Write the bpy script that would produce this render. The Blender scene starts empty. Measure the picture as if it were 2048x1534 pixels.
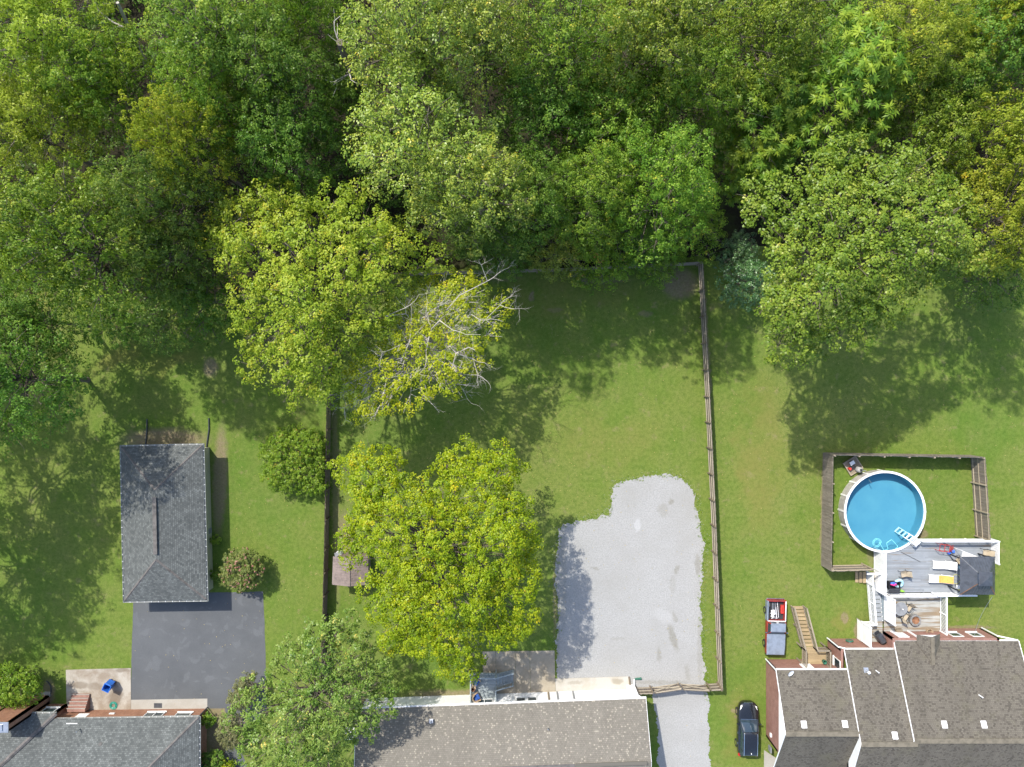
import bpy, math, random
import numpy as np
from mathutils import Vector, Matrix

# ------------------------------------------------------------------ camera, sky, sun, exposure
F, H = 1440.0, 66.0            # focal length in photo pixels, camera height in metres
scene = bpy.context.scene
col = scene.collection
cam_d = bpy.data.cameras.new('camera'); cam_d.sensor_width = 36.0; cam_d.lens = 36.0 * F / 2048.0
cam_d.clip_start = 0.5; cam_d.clip_end = 2000
cam = bpy.data.objects.new('camera', cam_d); col.objects.link(cam)
cam.location = (0, 0, H); cam.rotation_euler = (0, 0, 0)
scene.camera = cam

SUN_DIR = Vector((-0.50, 0.66, 1.0)).normalized()      # towards the sun
sun_el = math.asin(SUN_DIR.z); sun_az = math.atan2(SUN_DIR.x, SUN_DIR.y)
world = bpy.data.worlds.new('World'); scene.world = world; world.use_nodes = True
wn = world.node_tree.nodes; wl = world.node_tree.links
for n in list(wn): wn.remove(n)
wo = wn.new('ShaderNodeOutputWorld'); wb = wn.new('ShaderNodeBackground'); ws = wn.new('ShaderNodeTexSky')
ws.sky_type = 'NISHITA'; ws.sun_disc = False; ws.sun_elevation = sun_el; ws.sun_rotation = sun_az
ws.air_density = 1.0; ws.dust_density = 1.6; ws.ozone_density = 1.0
wb.inputs['Strength'].default_value = 0.15
wl.new(ws.outputs[0], wb.inputs[0]); wl.new(wb.outputs[0], wo.inputs[0])
sd = bpy.data.lights.new('sun', 'SUN'); sd.energy = 3.0; sd.angle = math.radians(0.6); sd.color = (1.0, 0.95, 0.86)
sun = bpy.data.objects.new('sun', sd); col.objects.link(sun)
sun.rotation_euler = SUN_DIR.to_track_quat('Z', 'Y').to_euler(); sun.location = SUN_DIR * 120
vs = scene.view_settings; vs.view_transform = 'Standard'; vs.look = 'None'; vs.gamma = 1.0
vs.use_curve_mapping = False; vs.exposure = 1.15
scene.cycles.max_bounces = 8; scene.cycles.transparent_max_bounces = 12

rng = np.random.default_rng(7)
rnd = random.Random(11)

def P(px, py, z=0.0):
    """photo pixel + known height above the ground -> place in metres"""
    return Vector(((px - 1024) / F * (H - z), (767 - py) / F * (H - z), z))

# ------------------------------------------------------------------ mesh helpers
ORI = {}
def origin(o):
    return ORI.get(o.name, Vector((0, 0, 0))) if o else Vector((0, 0, 0))

def link(o, parent=None):
    col.objects.link(o)
    if parent is not None:
        o.parent = parent; ORI[o.name] = origin(parent)
    return o

def tag(o, label=None, cat=None, group=None, kind=None):
    if label: o['label'] = label
    if cat: o['category'] = cat
    if group: o['group'] = group
    if kind: o['kind'] = kind
    return o

def thing(name, label, cat, loc=(0, 0, 0), group=None):
    o = bpy.data.objects.new(name, None); o.empty_display_size = 0.3
    col.objects.link(o); o.location = loc; ORI[o.name] = Vector(loc)
    return tag(o, label, cat, group)

def place(root, loc, rz=0.0):
    root.location = loc; root.rotation_euler = (0, 0, rz); return root

def copy_tree(o, parent=None):
    c = o.copy(); col.objects.link(c)
    if parent is not None: c.parent = parent
    for ch in o.children: copy_tree(ch, c)
    return c

class MB:
    def __init__(s):
        s.v = []; s.f = []; s.uv = []          # uv: one per face corner list or None
    def face(s, pts, uvs=None):
        i = len(s.v); s.v += [tuple(p) for p in pts]
        s.f.append(tuple(range(i, i + len(pts)))); s.uv.append(uvs)
    def poly(s, verts, faces):
        i = len(s.v); s.v += [tuple(p) for p in verts]
        for f in faces: s.f.append(tuple(i + k for k in f)); s.uv.append(None)
        return s
    def box(s, c, d, rz=0.0, rx=0.0, ry=0.0, taper=1.0):
        x, y, z = d[0] / 2, d[1] / 2, d[2] / 2
        m = Matrix.Rotation(rz, 3, 'Z') @ Matrix.Rotation(ry, 3, 'Y') @ Matrix.Rotation(rx, 3, 'X')
        vs_ = [(-x, -y, -z), (x, -y, -z), (x, y, -z), (-x, y, -z), (-x * taper, -y * taper, z), (x * taper, -y * taper, z), (x * taper, y * taper, z), (-x * taper, y * taper, z)]
        s.poly([Vector(c) + m @ Vector(p) for p in vs_], [(0, 3, 2, 1), (4, 5, 6, 7), (0, 1, 5, 4), (1, 2, 6, 5), (2, 3, 7, 6), (3, 0, 4, 7)])
        return s
    def beam(s, a, b, w, h, up=(0, 0, 1)):
        a = Vector(a); b = Vector(b); d = (b - a).normalized(); up = Vector(up)
        if abs(d.dot(up)) > 0.98: up = Vector((0, 1, 0))
        r = d.cross(up).normalized() * (w / 2); u = r.cross(d).normalized() * (h / 2)
        s.poly([a - r - u, a + r - u, a + r + u, a - r + u, b - r - u, b + r - u, b + r + u, b - r + u],
               [(0, 1, 2, 3), (7, 6, 5, 4), (0, 4, 5, 1), (1, 5, 6, 2), (2, 6, 7, 3), (3, 7, 4, 0)])
        return s
    def tube(s, pts, rad, n=6, cap=True):
        pts = [Vector(p) for p in pts]
        if not hasattr(rad, '__len__'): rad = [rad] * len(pts)
        base = len(s.v); ref = None
        for i, p in enumerate(pts):
            d = (pts[min(i + 1, len(pts) - 1)] - pts[max(i - 1, 0)])
            d = d.normalized() if d.length > 1e-9 else Vector((0, 0, 1))
            if ref is None:
                ref = d.orthogonal().normalized()
            ref = (ref - d * ref.dot(d)); ref = ref.normalized() if ref.length > 1e-6 else d.orthogonal().normalized()
            b = d.cross(ref)
            for k in range(n):
                a = 2 * math.pi * k / n
                s.v.append(tuple(p + (ref * math.cos(a) + b * math.sin(a)) * rad[i]))
        for i in range(len(pts) - 1):
            for k in range(n):
                a0 = base + i * n + k; a1 = base + i * n + (k + 1) % n
                s.f.append((a0, a1, a1 + n, a0 + n)); s.uv.append(None)
        if cap:
            s.f.append(tuple(base + k for k in reversed(range(n)))); s.uv.append(None)
            e = base + (len(pts) - 1) * n
            s.f.append(tuple(e + k for k in range(n))); s.uv.append(None)
        return s
    def lathe(s, c, prof, n=24, close_top=True, close_bot=True):
        c = Vector(c); base = len(s.v)
        for r, z in prof:
            for k in range(n):
                a = 2 * math.pi * k / n
                s.v.append((c.x + r * math.cos(a), c.y + r * math.sin(a), c.z + z))
        for i in range(len(prof) - 1):
            for k in range(n):
                a0 = base + i * n + k; a1 = base + i * n + (k + 1) % n
                s.f.append((a0, a1, a1 + n, a0 + n)); s.uv.append(None)
        if close_bot: s.f.append(tuple(base + k for k in reversed(range(n)))); s.uv.append(None)
        if close_top:
            e = base + (len(prof) - 1) * n
            s.f.append(tuple(e + k for k in range(n))); s.uv.append(None)
        return s
    def prism(s, poly, z0, z1):
        n = len(poly)
        lo = [(p[0], p[1], z0) for p in poly]; hi = [(p[0], p[1], z1) for p in poly]
        s.poly(lo + hi, [tuple(reversed(range(n))), tuple(range(n, 2 * n))] + [(k, (k + 1) % n, n + (k + 1) % n, n + k) for k in range(n)])
        return s
    def slab(s, pts, thick, udir):
        """sloping sheet with real thickness, uv in metres along the eave / up the slope"""
        pts = [Vector(p) for p in pts]
        n = (pts[1] - pts[0]).cross(pts[2] - pts[0]).normalized()
        if n.z < 0: pts.reverse(); n = -n
        u = Vector(udir); u = (u - n * u.dot(n)).normalized(); v = n.cross(u)
        lo = [p - n * thick for p in pts]
        uv = lambda q: (q.dot(u), q.dot(v))
        s.face(pts, [uv(q) for q in pts]); r = list(reversed(lo)); s.face(r, [uv(q) for q in r])
        k = len(pts)
        for i in range(k):
            q = [pts[i], lo[i], lo[(i + 1) % k], pts[(i + 1) % k]]
            s.face(q, [uv(w) for w in q])
        return s
    def wall(s, a, b, z0, z1, t=0.2, top=None):
        """upright wall a->b, outer face on the right of a->b; top = extra outline points (along, z)"""
        a = Vector((a[0], a[1], 0)); b = Vector((b[0], b[1], 0)); d = b - a; L = d.length; d.normalize()
        nrm = Vector((d.y, -d.x, 0))
        prof = [(0, z0), (L, z0), (L, z1)] + (top or []) + [(0, z1)]
        o = [a + d * x + Vector((0, 0, z)) for x, z in prof]; i_ = [p - nrm * t for p in o]
        s.face(o, [(x, z) for x, z in prof]); s.face(list(reversed(i_)), [(x, z) for x, z in reversed(prof)])
        k = len(o)
        for i in range(k):
            j = (i + 1) % k
            s.face([o[i], o[j], i_[j], i_[i]], [(prof[i][0], prof[i][1]), (prof[j][0], prof[j][1]), (prof[j][0] + t, prof[j][1] + t), (prof[i][0] + t, prof[i][1] + t)])
        return s
    def build(s, name, mat, parent=None, smooth=False, kind=None, label=None, bevel=0.0):
        o0 = origin(parent)
        me = bpy.data.meshes.new(name)
        me.from_pydata([(x - o0.x, y - o0.y, z - o0.z) for x, y, z in s.v], [], s.f)
        if any(u is not None for u in s.uv):
            lay = me.uv_layers.new(name='UVMap'); k = 0
            for f, u in zip(s.f, s.uv):
                for j in range(len(f)):
                    if u is not None: lay.data[k].uv = u[j]
                    k += 1
        if smooth: me.polygons.foreach_set('use_smooth', [True] * len(me.polygons))
        me.materials.append(mat); me.update()
        o = bpy.data.objects.new(name, me); link(o, parent)
        if bevel:
            md = o.modifiers.new('bevel', 'BEVEL'); md.width = bevel; md.segments = 2; md.limit_method = 'ANGLE'
        if kind: o['kind'] = kind
        if label: o['label'] = label
        return o

def inst(name, mesh, parent, loc, rot=(0, 0, 0), scale=(1, 1, 1)):
    o = bpy.data.objects.new(name, mesh); link(o, parent)
    o.location = Vector(loc) - origin(parent); o.rotation_euler = rot; o.scale = scale
    return o

def mesh_of(mb, name, mat):
    me = bpy.data.meshes.new(name); me.from_pydata(mb.v, [], mb.f); me.materials.append(mat); me.update(); return me

# ------------------------------------------------------------------ materials
MATS = {}
class NT:
    def __init__(s, name):
        s.m = bpy.data.materials.new(name); s.m.use_nodes = True
        s.n = s.m.node_tree.nodes; s.l = s.m.node_tree.links
        s.b = s.n['Principled BSDF']; s.out = s.n['Material Output']
    def new(s, t, **k):
        n = s.n.new(t)
        for a, v in k.items(): setattr(n, a, v)
        return n
    def put(s, sock, val):
        if hasattr(val, 'is_output') or isinstance(val, bpy.types.NodeSocket): s.l.new(val, sock)
        else: sock.default_value = val
    def noise(s, vec, scale, detail=4, rough=0.55, dist=0.0):
        n = s.new('ShaderNodeTexNoise'); s.put(n.inputs['Vector'], vec); n.inputs['Scale'].default_value = scale
        n.inputs['Detail'].default_value = detail; n.inputs['Roughness'].default_value = rough; n.inputs['Distortion'].default_value = dist
        return n.outputs['Fac']
    def ramp(s, fac, stops, interp='LINEAR'):
        n = s.new('ShaderNodeValToRGB'); n.color_ramp.interpolation = interp; s.put(n.inputs[0], fac)
        e = n.color_ramp.elements
        while len(e) < len(stops): e.new(0.5)
        for i, (p, c) in enumerate(stops):
            e[i].position = p; e[i].color = (c[0], c[1], c[2], 1) if hasattr(c, '__len__') else (c, c, c, 1)
        return n.outputs[0]
    def mix(s, fac, a, b, mode='MIX'):
        n = s.new('ShaderNodeMix'); n.data_type = 'RGBA'; n.blend_type = mode
        for sk, v in ((n.inputs[0], fac), (n.inputs[6], a), (n.inputs[7], b)):
            if isinstance(v, tuple) and len(v) == 3: v = (*v, 1)
            s.put(sk, v)
        return n.outputs[2]
    def math(s, op, a, b=0.0, c=None):
        n = s.new('ShaderNodeMath', operation=op); s.put(n.inputs[0], a); s.put(n.inputs[1], b)
        if c is not None: s.put(n.inputs[2], c)
        return n.outputs[0]
    def coord(s, which):
        if which == 'World': return s.new('ShaderNodeNewGeometry').outputs['Position']
        return s.new('ShaderNodeTexCoord').outputs[which]
    def mapping(s, vec, scale=(1, 1, 1), rot=(0, 0, 0), loc=(0, 0, 0)):
        n = s.new('ShaderNodeMapping'); s.put(n.inputs[0], vec)
        n.inputs['Scale'].default_value = scale; n.inputs['Rotation'].default_value = rot; n.inputs['Location'].default_value = loc
        return n.outputs[0]
    def bump(s, h, strength=0.3, dist=0.02):
        n = s.new('ShaderNodeBump'); n.inputs['Strength'].default_value = strength; n.inputs['Distance'].default_value = dist
        s.put(n.inputs['Height'], h); s.l.new(n.outputs[0], s.b.inputs['Normal'])
    def done(s, color=None, rough=0.7, metal=0.0, spec=0.5):
        if color is not None:
            if isinstance(color, tuple) and len(color) == 3: color = (*color, 1)
            s.put(s.b.inputs['Base Color'], color)
        s.put(s.b.inputs['Roughness'], rough); s.b.inputs['Metallic'].default_value = metal
        s.b.inputs['Specular IOR Level'].default_value = spec
        MATS[s.m.name] = s.m
        return s.m

def paint(name, c, rough=0.5, metal=0.0, spec=0.5, dirt=0.18, scale=2.5):
    """painted / moulded surface with uneven wear"""
    t = NT(name); p = t.coord('World')
    n = t.noise(p, scale, 6, 0.6); n2 = t.noise(p, scale * 9, 3, 0.6)
    d = tuple(max(0, x * (1 - dirt * 1.6)) for x in c); l = tuple(min(1, x * (1 + dirt * 0.5)) for x in c)
    cc = t.ramp(n, [(0.3, d), (0.55, c), (0.8, l)])
    cc = t.mix(t.math('MULTIPLY', n2, dirt), cc, tuple(x * 0.6 for x in c))
    t.bump(n2, 0.08, 0.01)
    return t.done(cc, t.ramp(n2, [(0.3, max(0.05, rough - 0.1)), (0.7, min(1, rough + 0.1))]), metal, spec)

def wood(name, c1, c2, stain=None, scale=1.0, axis='X', rough=0.85, st=(0.47, 0.58)):
    t = NT(name); oi = t.new('ShaderNodeObjectInfo').outputs['Random']
    p = t.coord('World')
    sc = {'X': (0.6, 9, 9), 'Y': (9, 0.6, 9), 'Z': (9, 9, 0.6)}[axis]
    g = t.noise(t.mapping(p, tuple(x * scale for x in sc)), 2.2, 6, 0.6, 0.6)
    b = t.noise(p, 0.9, 5, 0.6)
    cc = t.ramp(g, [(0.3, c1), (0.7, c2)])
    cc = t.mix(t.math('MULTIPLY', oi, 0.4), cc, tuple(x * 0.5 for x in c1))
    if stain:
        m = t.noise(t.mapping(p, tuple(x * 0.25 for x in sc)), 1.6, 5, 0.65, 0.4)
        cc = t.mix(t.ramp(m, [(st[0], 0.0), (st[1], 1.0)]), cc, stain)
    cc = t.mix(t.ramp(b, [(0.35, 0.0), (0.75, 0.35)]), cc, tuple(x * 0.6 for x in c1))
    t.bump(g, 0.4, 0.006)
    return t.done(cc, rough, 0, 0.25)

def shingles(name, stops, w=0.30, h=0.135, mortar=(0.03, 0.03, 0.03), streak=0.25, moss=None):
    t = NT(name); uv = t.new('ShaderNodeUVMap').outputs[0]
    br = t.new('ShaderNodeTexBrick'); t.l.new(uv, br.inputs['Vector'])
    br.inputs['Color1'].default_value = (0, 0, 0, 1); br.inputs['Color2'].default_value = (1, 1, 1, 1); br.inputs['Mortar'].default_value = (0.5, 0.5, 0.5, 1)
    br.inputs['Scale'].default_value = 1.0; br.inputs['Mortar Size'].default_value = 0.012; br.inputs['Mortar Smooth'].default_value = 0.3
    br.inputs['Brick Width'].default_value = w; br.inputs['Row Height'].default_value = h; br.offset = 0.5
    cc = t.ramp(br.outputs['Color'], stops)
    cc = t.mix(t.math('MULTIPLY', br.outputs['Fac'], 0.75), cc, mortar)
    sep = t.new('ShaderNodeSeparateXYZ'); t.l.new(uv, sep.inputs[0])
    row = t.math('FRACT', t.math('DIVIDE', sep.outputs['Y'], h))
    big = t.noise(t.mapping(uv, (0.8, 0.16, 1)), 1.1, 5, 0.6)
    cc = t.mix(t.ramp(big, [(0.35, streak), (0.65, 0.0)]), cc, tuple(x * 0.45 for x in stops[0][1]), 'MIX')
    fine = t.noise(uv, 60, 2, 0.7)
    cc = t.mix(0.35, cc, t.ramp(fine, [(0.3, 0.35), (0.7, 0.75)]), 'OVERLAY')
    if moss:
        cc = t.mix(t.ramp(t.noise(uv, 0.45, 5, 0.65), [(0.52, 0.0), (0.72, 0.45)]), cc, moss)
    hh = t.math('ADD', t.math('MULTIPLY', t.math('SUBTRACT', 1.0, row), 0.7), t.math('MULTIPLY', br.outputs['Color'], 0.5))
    t.bump(hh, 0.7, 0.02)
    return t.done(cc, 0.92, 0, 0.2)

def bricks(name, c1, c2, mortar):
    t = NT(name); uv = t.new('ShaderNodeUVMap').outputs[0]
    br = t.new('ShaderNodeTexBrick'); t.l.new(uv, br.inputs['Vector'])
    br.inputs['Color1'].default_value = (*c1, 1); br.inputs['Color2'].default_value = (*c2, 1); br.inputs['Mortar'].default_value = (*mortar, 1)
    br.inputs['Scale'].default_value = 1; br.inputs['Mortar Size'].default_value = 0.006
    br.inputs['Brick Width'].default_value = 0.21; br.inputs['Row Height'].default_value = 0.075
    n = t.noise(uv, 1.3, 5, 0.6)
    cc = t.mix(t.ramp(n, [(0.35, 0.35), (0.7, 0.0)]), br.outputs['Color'], tuple(x * 0.5 for x in c1))
    t.bump(t.math('SUBTRACT', 1.0, br.outputs['Fac']), 0.5, 0.01)
    return t.done(cc, 0.9, 0, 0.2)

def siding(name, c, pitch=0.12, vertical=False):
    t = NT(name); uv = t.new('ShaderNodeUVMap').outputs[0]
    sep = t.new('ShaderNodeSeparateXYZ'); t.l.new(uv, sep.inputs[0])
    fr = t.math('FRACT', t.math('DIVIDE', sep.outputs['X' if vertical else 'Y'], pitch))
    n = t.noise(uv, 1.5, 5, 0.6)
    cc = t.mix(t.ramp(n, [(0.4, 0.0), (0.8, 0.3)]), c, tuple(x * 0.72 for x in c))
    cc = t.mix(t.ramp(fr, [(0.0, 0.5), (0.08, 0.0)]), cc, tuple(x * 0.5 for x in c))
    t.bump(fr, 0.6, 0.015)
    return t.done(cc, 0.5, 0, 0.4)

def leafmat(name, dark, mid, light, extra=None, transl=0.42, gloss=0.25):
    t = NT(name)
    a = t.new('ShaderNodeAttribute', attribute_name='var').outputs['Fac']
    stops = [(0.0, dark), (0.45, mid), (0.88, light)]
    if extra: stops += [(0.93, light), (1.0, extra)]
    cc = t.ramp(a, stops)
    oi = t.new('ShaderNodeObjectInfo').outputs['Random']
    hs = t.new('ShaderNodeHueSaturation'); t.l.new(cc, hs.inputs['Color'])
    t.put(hs.inputs['Hue'], t.math('ADD', 0.492, t.math('MULTIPLY', oi, 0.016)))
    t.put(hs.inputs['Value'], t.math('ADD', 0.92, t.math('MULTIPLY', oi, 0.16)))
    c = hs.outputs[0]
    t.put(t.b.inputs['Base Color'], c); t.b.inputs['Roughness'].default_value = 0.42
    t.b.inputs['Specular IOR Level'].default_value = gloss
    tr = t.new('ShaderNodeBsdfTranslucent'); t.l.new(t.mix(1.0, c, (1.25, 1.25, 0.6), 'MULTIPLY'), tr.inputs[0])
    mx = t.new('ShaderNodeMixShader'); mx.inputs[0].default_value = transl
    t.l.new(t.b.outputs[0], mx.inputs[1]); t.l.new(tr.outputs[0], mx.inputs[2]); t.l.new(mx.outputs[0], t.out.inputs[0])
    MATS[name] = t.m
    return t.m

def patch_mask(t, pos, patches, warp=0.5, wscale=1.2):
    """soft-edged stains of given centre and radii (metres), broken up by noise"""
    n = t.new('ShaderNodeTexNoise'); t.put(n.inputs['Vector'], pos); n.inputs['Scale'].default_value = wscale; n.inputs['Detail'].default_value = 5
    n.inputs['Roughness'].default_value = 0.65
    v = t.new('ShaderNodeVectorMath', operation='MULTIPLY_ADD')
    t.l.new(n.outputs['Color'], v.inputs[0]); v.inputs[1].default_value = (2 * warp, 2 * warp, 0); t.put(v.inputs[2], pos)
    acc = None
    for (c, rx, ry, rot, s) in patches:
        m = t.mapping(v.outputs[0], loc=(0, 0, 0))
        sub = t.new('ShaderNodeVectorMath', operation='SUBTRACT'); t.l.new(v.outputs[0], sub.inputs[0]); sub.inputs[1].default_value = (c.x + warp, c.y + warp, 0)
        rr = t.mapping(sub.outputs[0], (1, 1, 0), (0, 0, rot))
        sc = t.new('ShaderNodeVectorMath', operation='MULTIPLY'); t.l.new(rr, sc.inputs[0]); sc.inputs[1].default_value = (1 / rx, 1 / ry, 0)
        ln = t.new('ShaderNodeVectorMath', operation='LENGTH'); t.l.new(sc.outputs[0], ln.inputs[0])
        mr = t.new('ShaderNodeMapRange'); mr.interpolation_type = 'SMOOTHSTEP'; t.l.new(ln.outputs['Value'], mr.inputs[0])
        mr.inputs[1].default_value = 0.55; mr.inputs[2].default_value = 1.15; mr.inputs[3].default_value = s; mr.inputs[4].default_value = 0
        acc = mr.outputs[0] if acc is None else t.math('MAXIMUM', acc, mr.outputs[0])
    return acc

def pp(px, py, rxpx, rypx, rot=0, s=1.0):
    return (P(px, py), rxpx / 21.8, rypx / 21.8, math.radians(rot), s)

def make_lawn():
    t = NT('lawn'); p = t.coord('World')
    big = t.noise(p, 0.055, 5, 0.6); mid = t.noise(p, 0.35, 6, 0.65); fine = t.noise(p, 3.2, 5, 0.7); vfine = t.noise(p, 14.0, 3, 0.75)
    cc = t.ramp(big, [(0.34, (0.092, 0.160, 0.024)), (0.5, (0.122, 0.176, 0.030)), (0.66, (0.165, 0.192, 0.044))])
    cc = t.mix(t.ramp(mid, [(0.40, 0.0), (0.72, 0.60)]), cc, (0.185, 0.185, 0.06))
    cc = t.mix(t.ramp(mid, [(0.28, 0.45), (0.45, 0.0)]), cc, (0.065, 0.125, 0.018))
    cc = t.mix(t.ramp(fine, [(0.36, 0.6), (0.55, 0.0)]), cc, (0.060, 0.105, 0.016))
    cc = t.mix(t.ramp(fine, [(0.55, 0.0), (0.78, 0.5)]), cc, (0.185, 0.225, 0.065))
    cc = t.mix(t.ramp(vfine, [(0.35, 0.55), (0.55, 0.0)]), cc, (0.035, 0.07, 0.008))
    cc = t.mix(t.ramp(vfine, [(0.6, 0.0), (0.75, 0.45)]), cc, (0.165, 0.195, 0.055))
    # mowing lines
    w = t.new('ShaderNodeTexWave'); w.wave_type = 'BANDS'; w.bands_direction = 'X'
    t.put(w.inputs['Vector'], t.mapping(p, (1, 1, 1), (0, 0, math.radians(2)))); w.inputs['Scale'].default_value = 0.36; w.inputs['Distortion'].default_value = 3.5; w.inputs['Detail'].default_value = 2
    cc = t.mix(t.math('MULTIPLY', w.outputs['Fac'], 0.10), cc, (0.14, 0.18, 0.03))
    # worn, yellowed turf
    dry = patch_mask(t, p, [pp(1520, 900, 60, 170, 0, .55), pp(1480, 1450, 40, 90, 0, .45), pp(1130, 590, 190, 45, 0, .35),
                            pp(300, 720, 120, 26, 0, .5), pp(60, 580, 60, 36, 0, .8), pp(1690, 1235, 25, 30, 0, .5), pp(1220, 880, 120, 60, 0, .25)], 2.6, 0.35)
    cc = t.mix(t.math('MULTIPLY', dry, t.ramp(mid, [(0.3, 0.15), (0.62, 1.0)])), cc, (0.165, 0.150, 0.04))
    # bare soil
    soil = patch_mask(t, p, [pp(330, 880, 95, 26, 0, .95), pp(440, 960, 16, 120, 2, .85), pp(1360, 568, 40, 34, 0, .9), pp(421, 736, 17, 22, 0, .85), pp(935, 1392, 130, 14, 2, .85),
                             pp(1063, 592, 7, 12, 10, .8), pp(1205, 560, 60, 8, 0, .45), pp(1290, 628, 16, 8, 0, .5), pp(1000, 557, 50, 7, 0, .35), pp(1110, 620, 18, 6, 0, .4),
                             pp(690, 1075, 25, 60, 0, .7), pp(672, 1000, 8, 240, -1, .5), pp(1416, 690, 3, 160, -3, .6), pp(1689, 1236, 9, 12, 0, .8), pp(1713, 1262, 6, 16, 0, .8),
                             pp(1844, 1068, 14, 10, 0, .8), pp(440, 1460, 35, 90, 0, .95), pp(98, 1385, 14, 30, 0, .9), pp(1643, 1020, 2.5, 120, 1, .7), pp(1935, 1254, 60, 4, 0, .7),
                             pp(1468, 1422, 7, 5, 0, .8), pp(1470, 1435, 4, 4, 0, .7), pp(700, 1400, 60, 60, 0, .6), pp(1110, 1190, 5, 100, 0, .55), pp(1742, 1100, 10, 40, 0, .5)], 0.35, 1.6)
    sc = t.ramp(t.noise(p, 6, 5, 0.7), [(0.3, (0.14, 0.100, 0.068)), (0.7, (0.27, 0.205, 0.145))])
    cc = t.mix(t.math('MULTIPLY', soil, t.ramp(fine, [(0.3, 1.0), (0.75, 0.55)])), cc, sc)
    tan = t.noise(p, 0.9, 6, 0.75)
    cc = t.mix(t.ramp(tan, [(0.57, 0.0), (0.70, 0.6)]), cc, (0.215, 0.180, 0.090))
    h = t.math('ADD', t.math('MULTIPLY', fine, 0.5), vfine)
    t.bump(h, 0.55, 0.05)
    return t.done(cc, 0.95, 0, 0.1)

def make_gravel():
    t = NT('white_gravel'); p = t.coord('World')
    v = t.new('ShaderNodeTexVoronoi'); t.put(v.inputs['Vector'], p); v.inputs['Scale'].default_value = 11
    f = t.noise(p, 9, 4, 0.8); b = t.noise(p, 0.35, 5, 0.6); s = t.noise(p, 4.5, 6, 0.75)
    cc = t.ramp(f, [(0.32, (0.215, 0.213, 0.205)), (0.5, (0.300, 0.298, 0.288)), (0.68, (0.365, 0.362, 0.348))])
    cc = t.mix(t.math('MULTIPLY', v.outputs['Distance'], 0.22), cc, (0.22, 0.218, 0.212))
    cc = t.mix(t.ramp(b, [(0.42, 0.0), (0.70, 0.5)]), cc, (0.245, 0.240, 0.222))
    cc = t.mix(t.ramp(s, [(0.61, 0.0), (0.72, 0.65)]), cc, (0.155, 0.150, 0.128))
    st = patch_mask(t, p, [pp(1346, 1275, 8, 30, -18, .75), pp(1342, 1003, 7, 7, 0, .7), pp(1326, 1020, 12, 16, 0, .4), pp(1354, 1140, 6, 12, 20, .6), pp(1190, 1138, 12, 4, 20, .5),
                           pp(1318, 1310, 5, 16, 0, .55), pp(1350, 1235, 6, 12, -20, .5), pp(1345, 1170, 8, 20, 0, .3), pp(1236, 1277, 18, 4, 0, .3), pp(1375, 1345, 6, 18, -10, .35),
                           pp(1126, 1160, 8, 120, 0, .35), pp(1116, 1200, 5, 150, 0, .5), pp(1395, 1130, 6, 25, 0, .6), pp(1400, 1300, 6, 80, 0, .35), pp(1320, 1365, 60, 5, 0, .45)], 0.35, 2.2)
    cc = t.mix(t.math('MULTIPLY', st, t.ramp(s, [(0.3, 1.0), (0.7, 0.5)])), cc, (0.165, 0.155, 0.12))
    pale = patch_mask(t, p, [pp(1275, 1050, 7, 16, 5, .3), pp(1328, 1232, 25, 14, 30, .15)], 0.3, 2)
    cc = t.mix(pale, cc, (0.46, 0.46, 0.465))
    t.bump(t.math('ADD', f, v.outputs['Distance']), 0.35, 0.03)
    return t.done(cc, 0.9, 0, 0.2)

def make_asphalt():
    t = NT('sealed_asphalt'); p = t.coord('World')
    n = t.noise(p, 0.5, 5, 0.6); f = t.noise(p, 25, 3, 0.8)
    cc = t.ramp(n, [(0.3, (0.080, 0.085, 0.089)), (0.7, (0.105, 0.110, 0.114))])
    bl = t.noise(p, 0.95, 3, 0.45, 0.6)
    cc = t.mix(t.ramp(bl, [(0.585, 0.0), (0.615, 0.20), (0.70, 0.28)]), cc, (0.17, 0.178, 0.185))
    cc = t.mix(t.ramp(t.noise(p, 0.16, 3, 0.5), [(0.4, 0.0), (0.7, 0.35)]), cc, (0.125, 0.130, 0.134))
    cc = t.mix(t.ramp(f, [(0.4, 0.4), (0.6, 0.0)]), cc, (0.055, 0.058, 0.065))
    t.bump(f, 0.4, 0.01)
    return t.done(cc, 0.85, 0, 0.25)

def make_concrete(name, c, stain, amount=0.6, cracks=True, patches=None):
    t = NT(name); p = t.coord('World')
    n = t.noise(p, 0.55, 6, 0.65, 0.4); f = t.noise(p, 18, 4, 0.75)
    cc = t.ramp(f, [(0.3, tuple(x * 0.85 for x in c)), (0.7, tuple(min(1, x * 1.08) for x in c))])
    cc = t.mix(t.ramp(n, [(0.42, 0.0), (0.62, amount)]), cc, stain)
    if patches:
        cc = t.mix(patch_mask(t, p, patches, 0.3, 1.4), cc, tuple(x * 0.75 for x in stain))
    t.bump(f, 0.25, 0.01)
    return t.done(cc, 0.85, 0, 0.25)

def make_litter():
    t = NT('leaf_litter'); p = t.coord('World')
    f = t.noise(p, 5, 5, 0.75); b = t.noise(p, 0.3, 5, 0.6)
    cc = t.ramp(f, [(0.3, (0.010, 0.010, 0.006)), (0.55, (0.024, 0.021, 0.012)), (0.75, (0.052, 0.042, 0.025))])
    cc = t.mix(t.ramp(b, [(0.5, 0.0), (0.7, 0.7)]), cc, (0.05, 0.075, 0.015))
    t.bump(f, 0.6, 0.05)
    return t.done(cc, 0.95, 0, 0.1)

def make_bark(name, c1, c2):
    t = NT(name); p = t.coord('World')
    n = t.noise(t.mapping(p, (6, 6, 1.5)), 2.0, 6, 0.7)
    cc = t.ramp(n, [(0.3, c1), (0.7, c2)])
    t.bump(n, 0.6, 0.03)
    return t.done(cc, 0.9, 0, 0.15)

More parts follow.
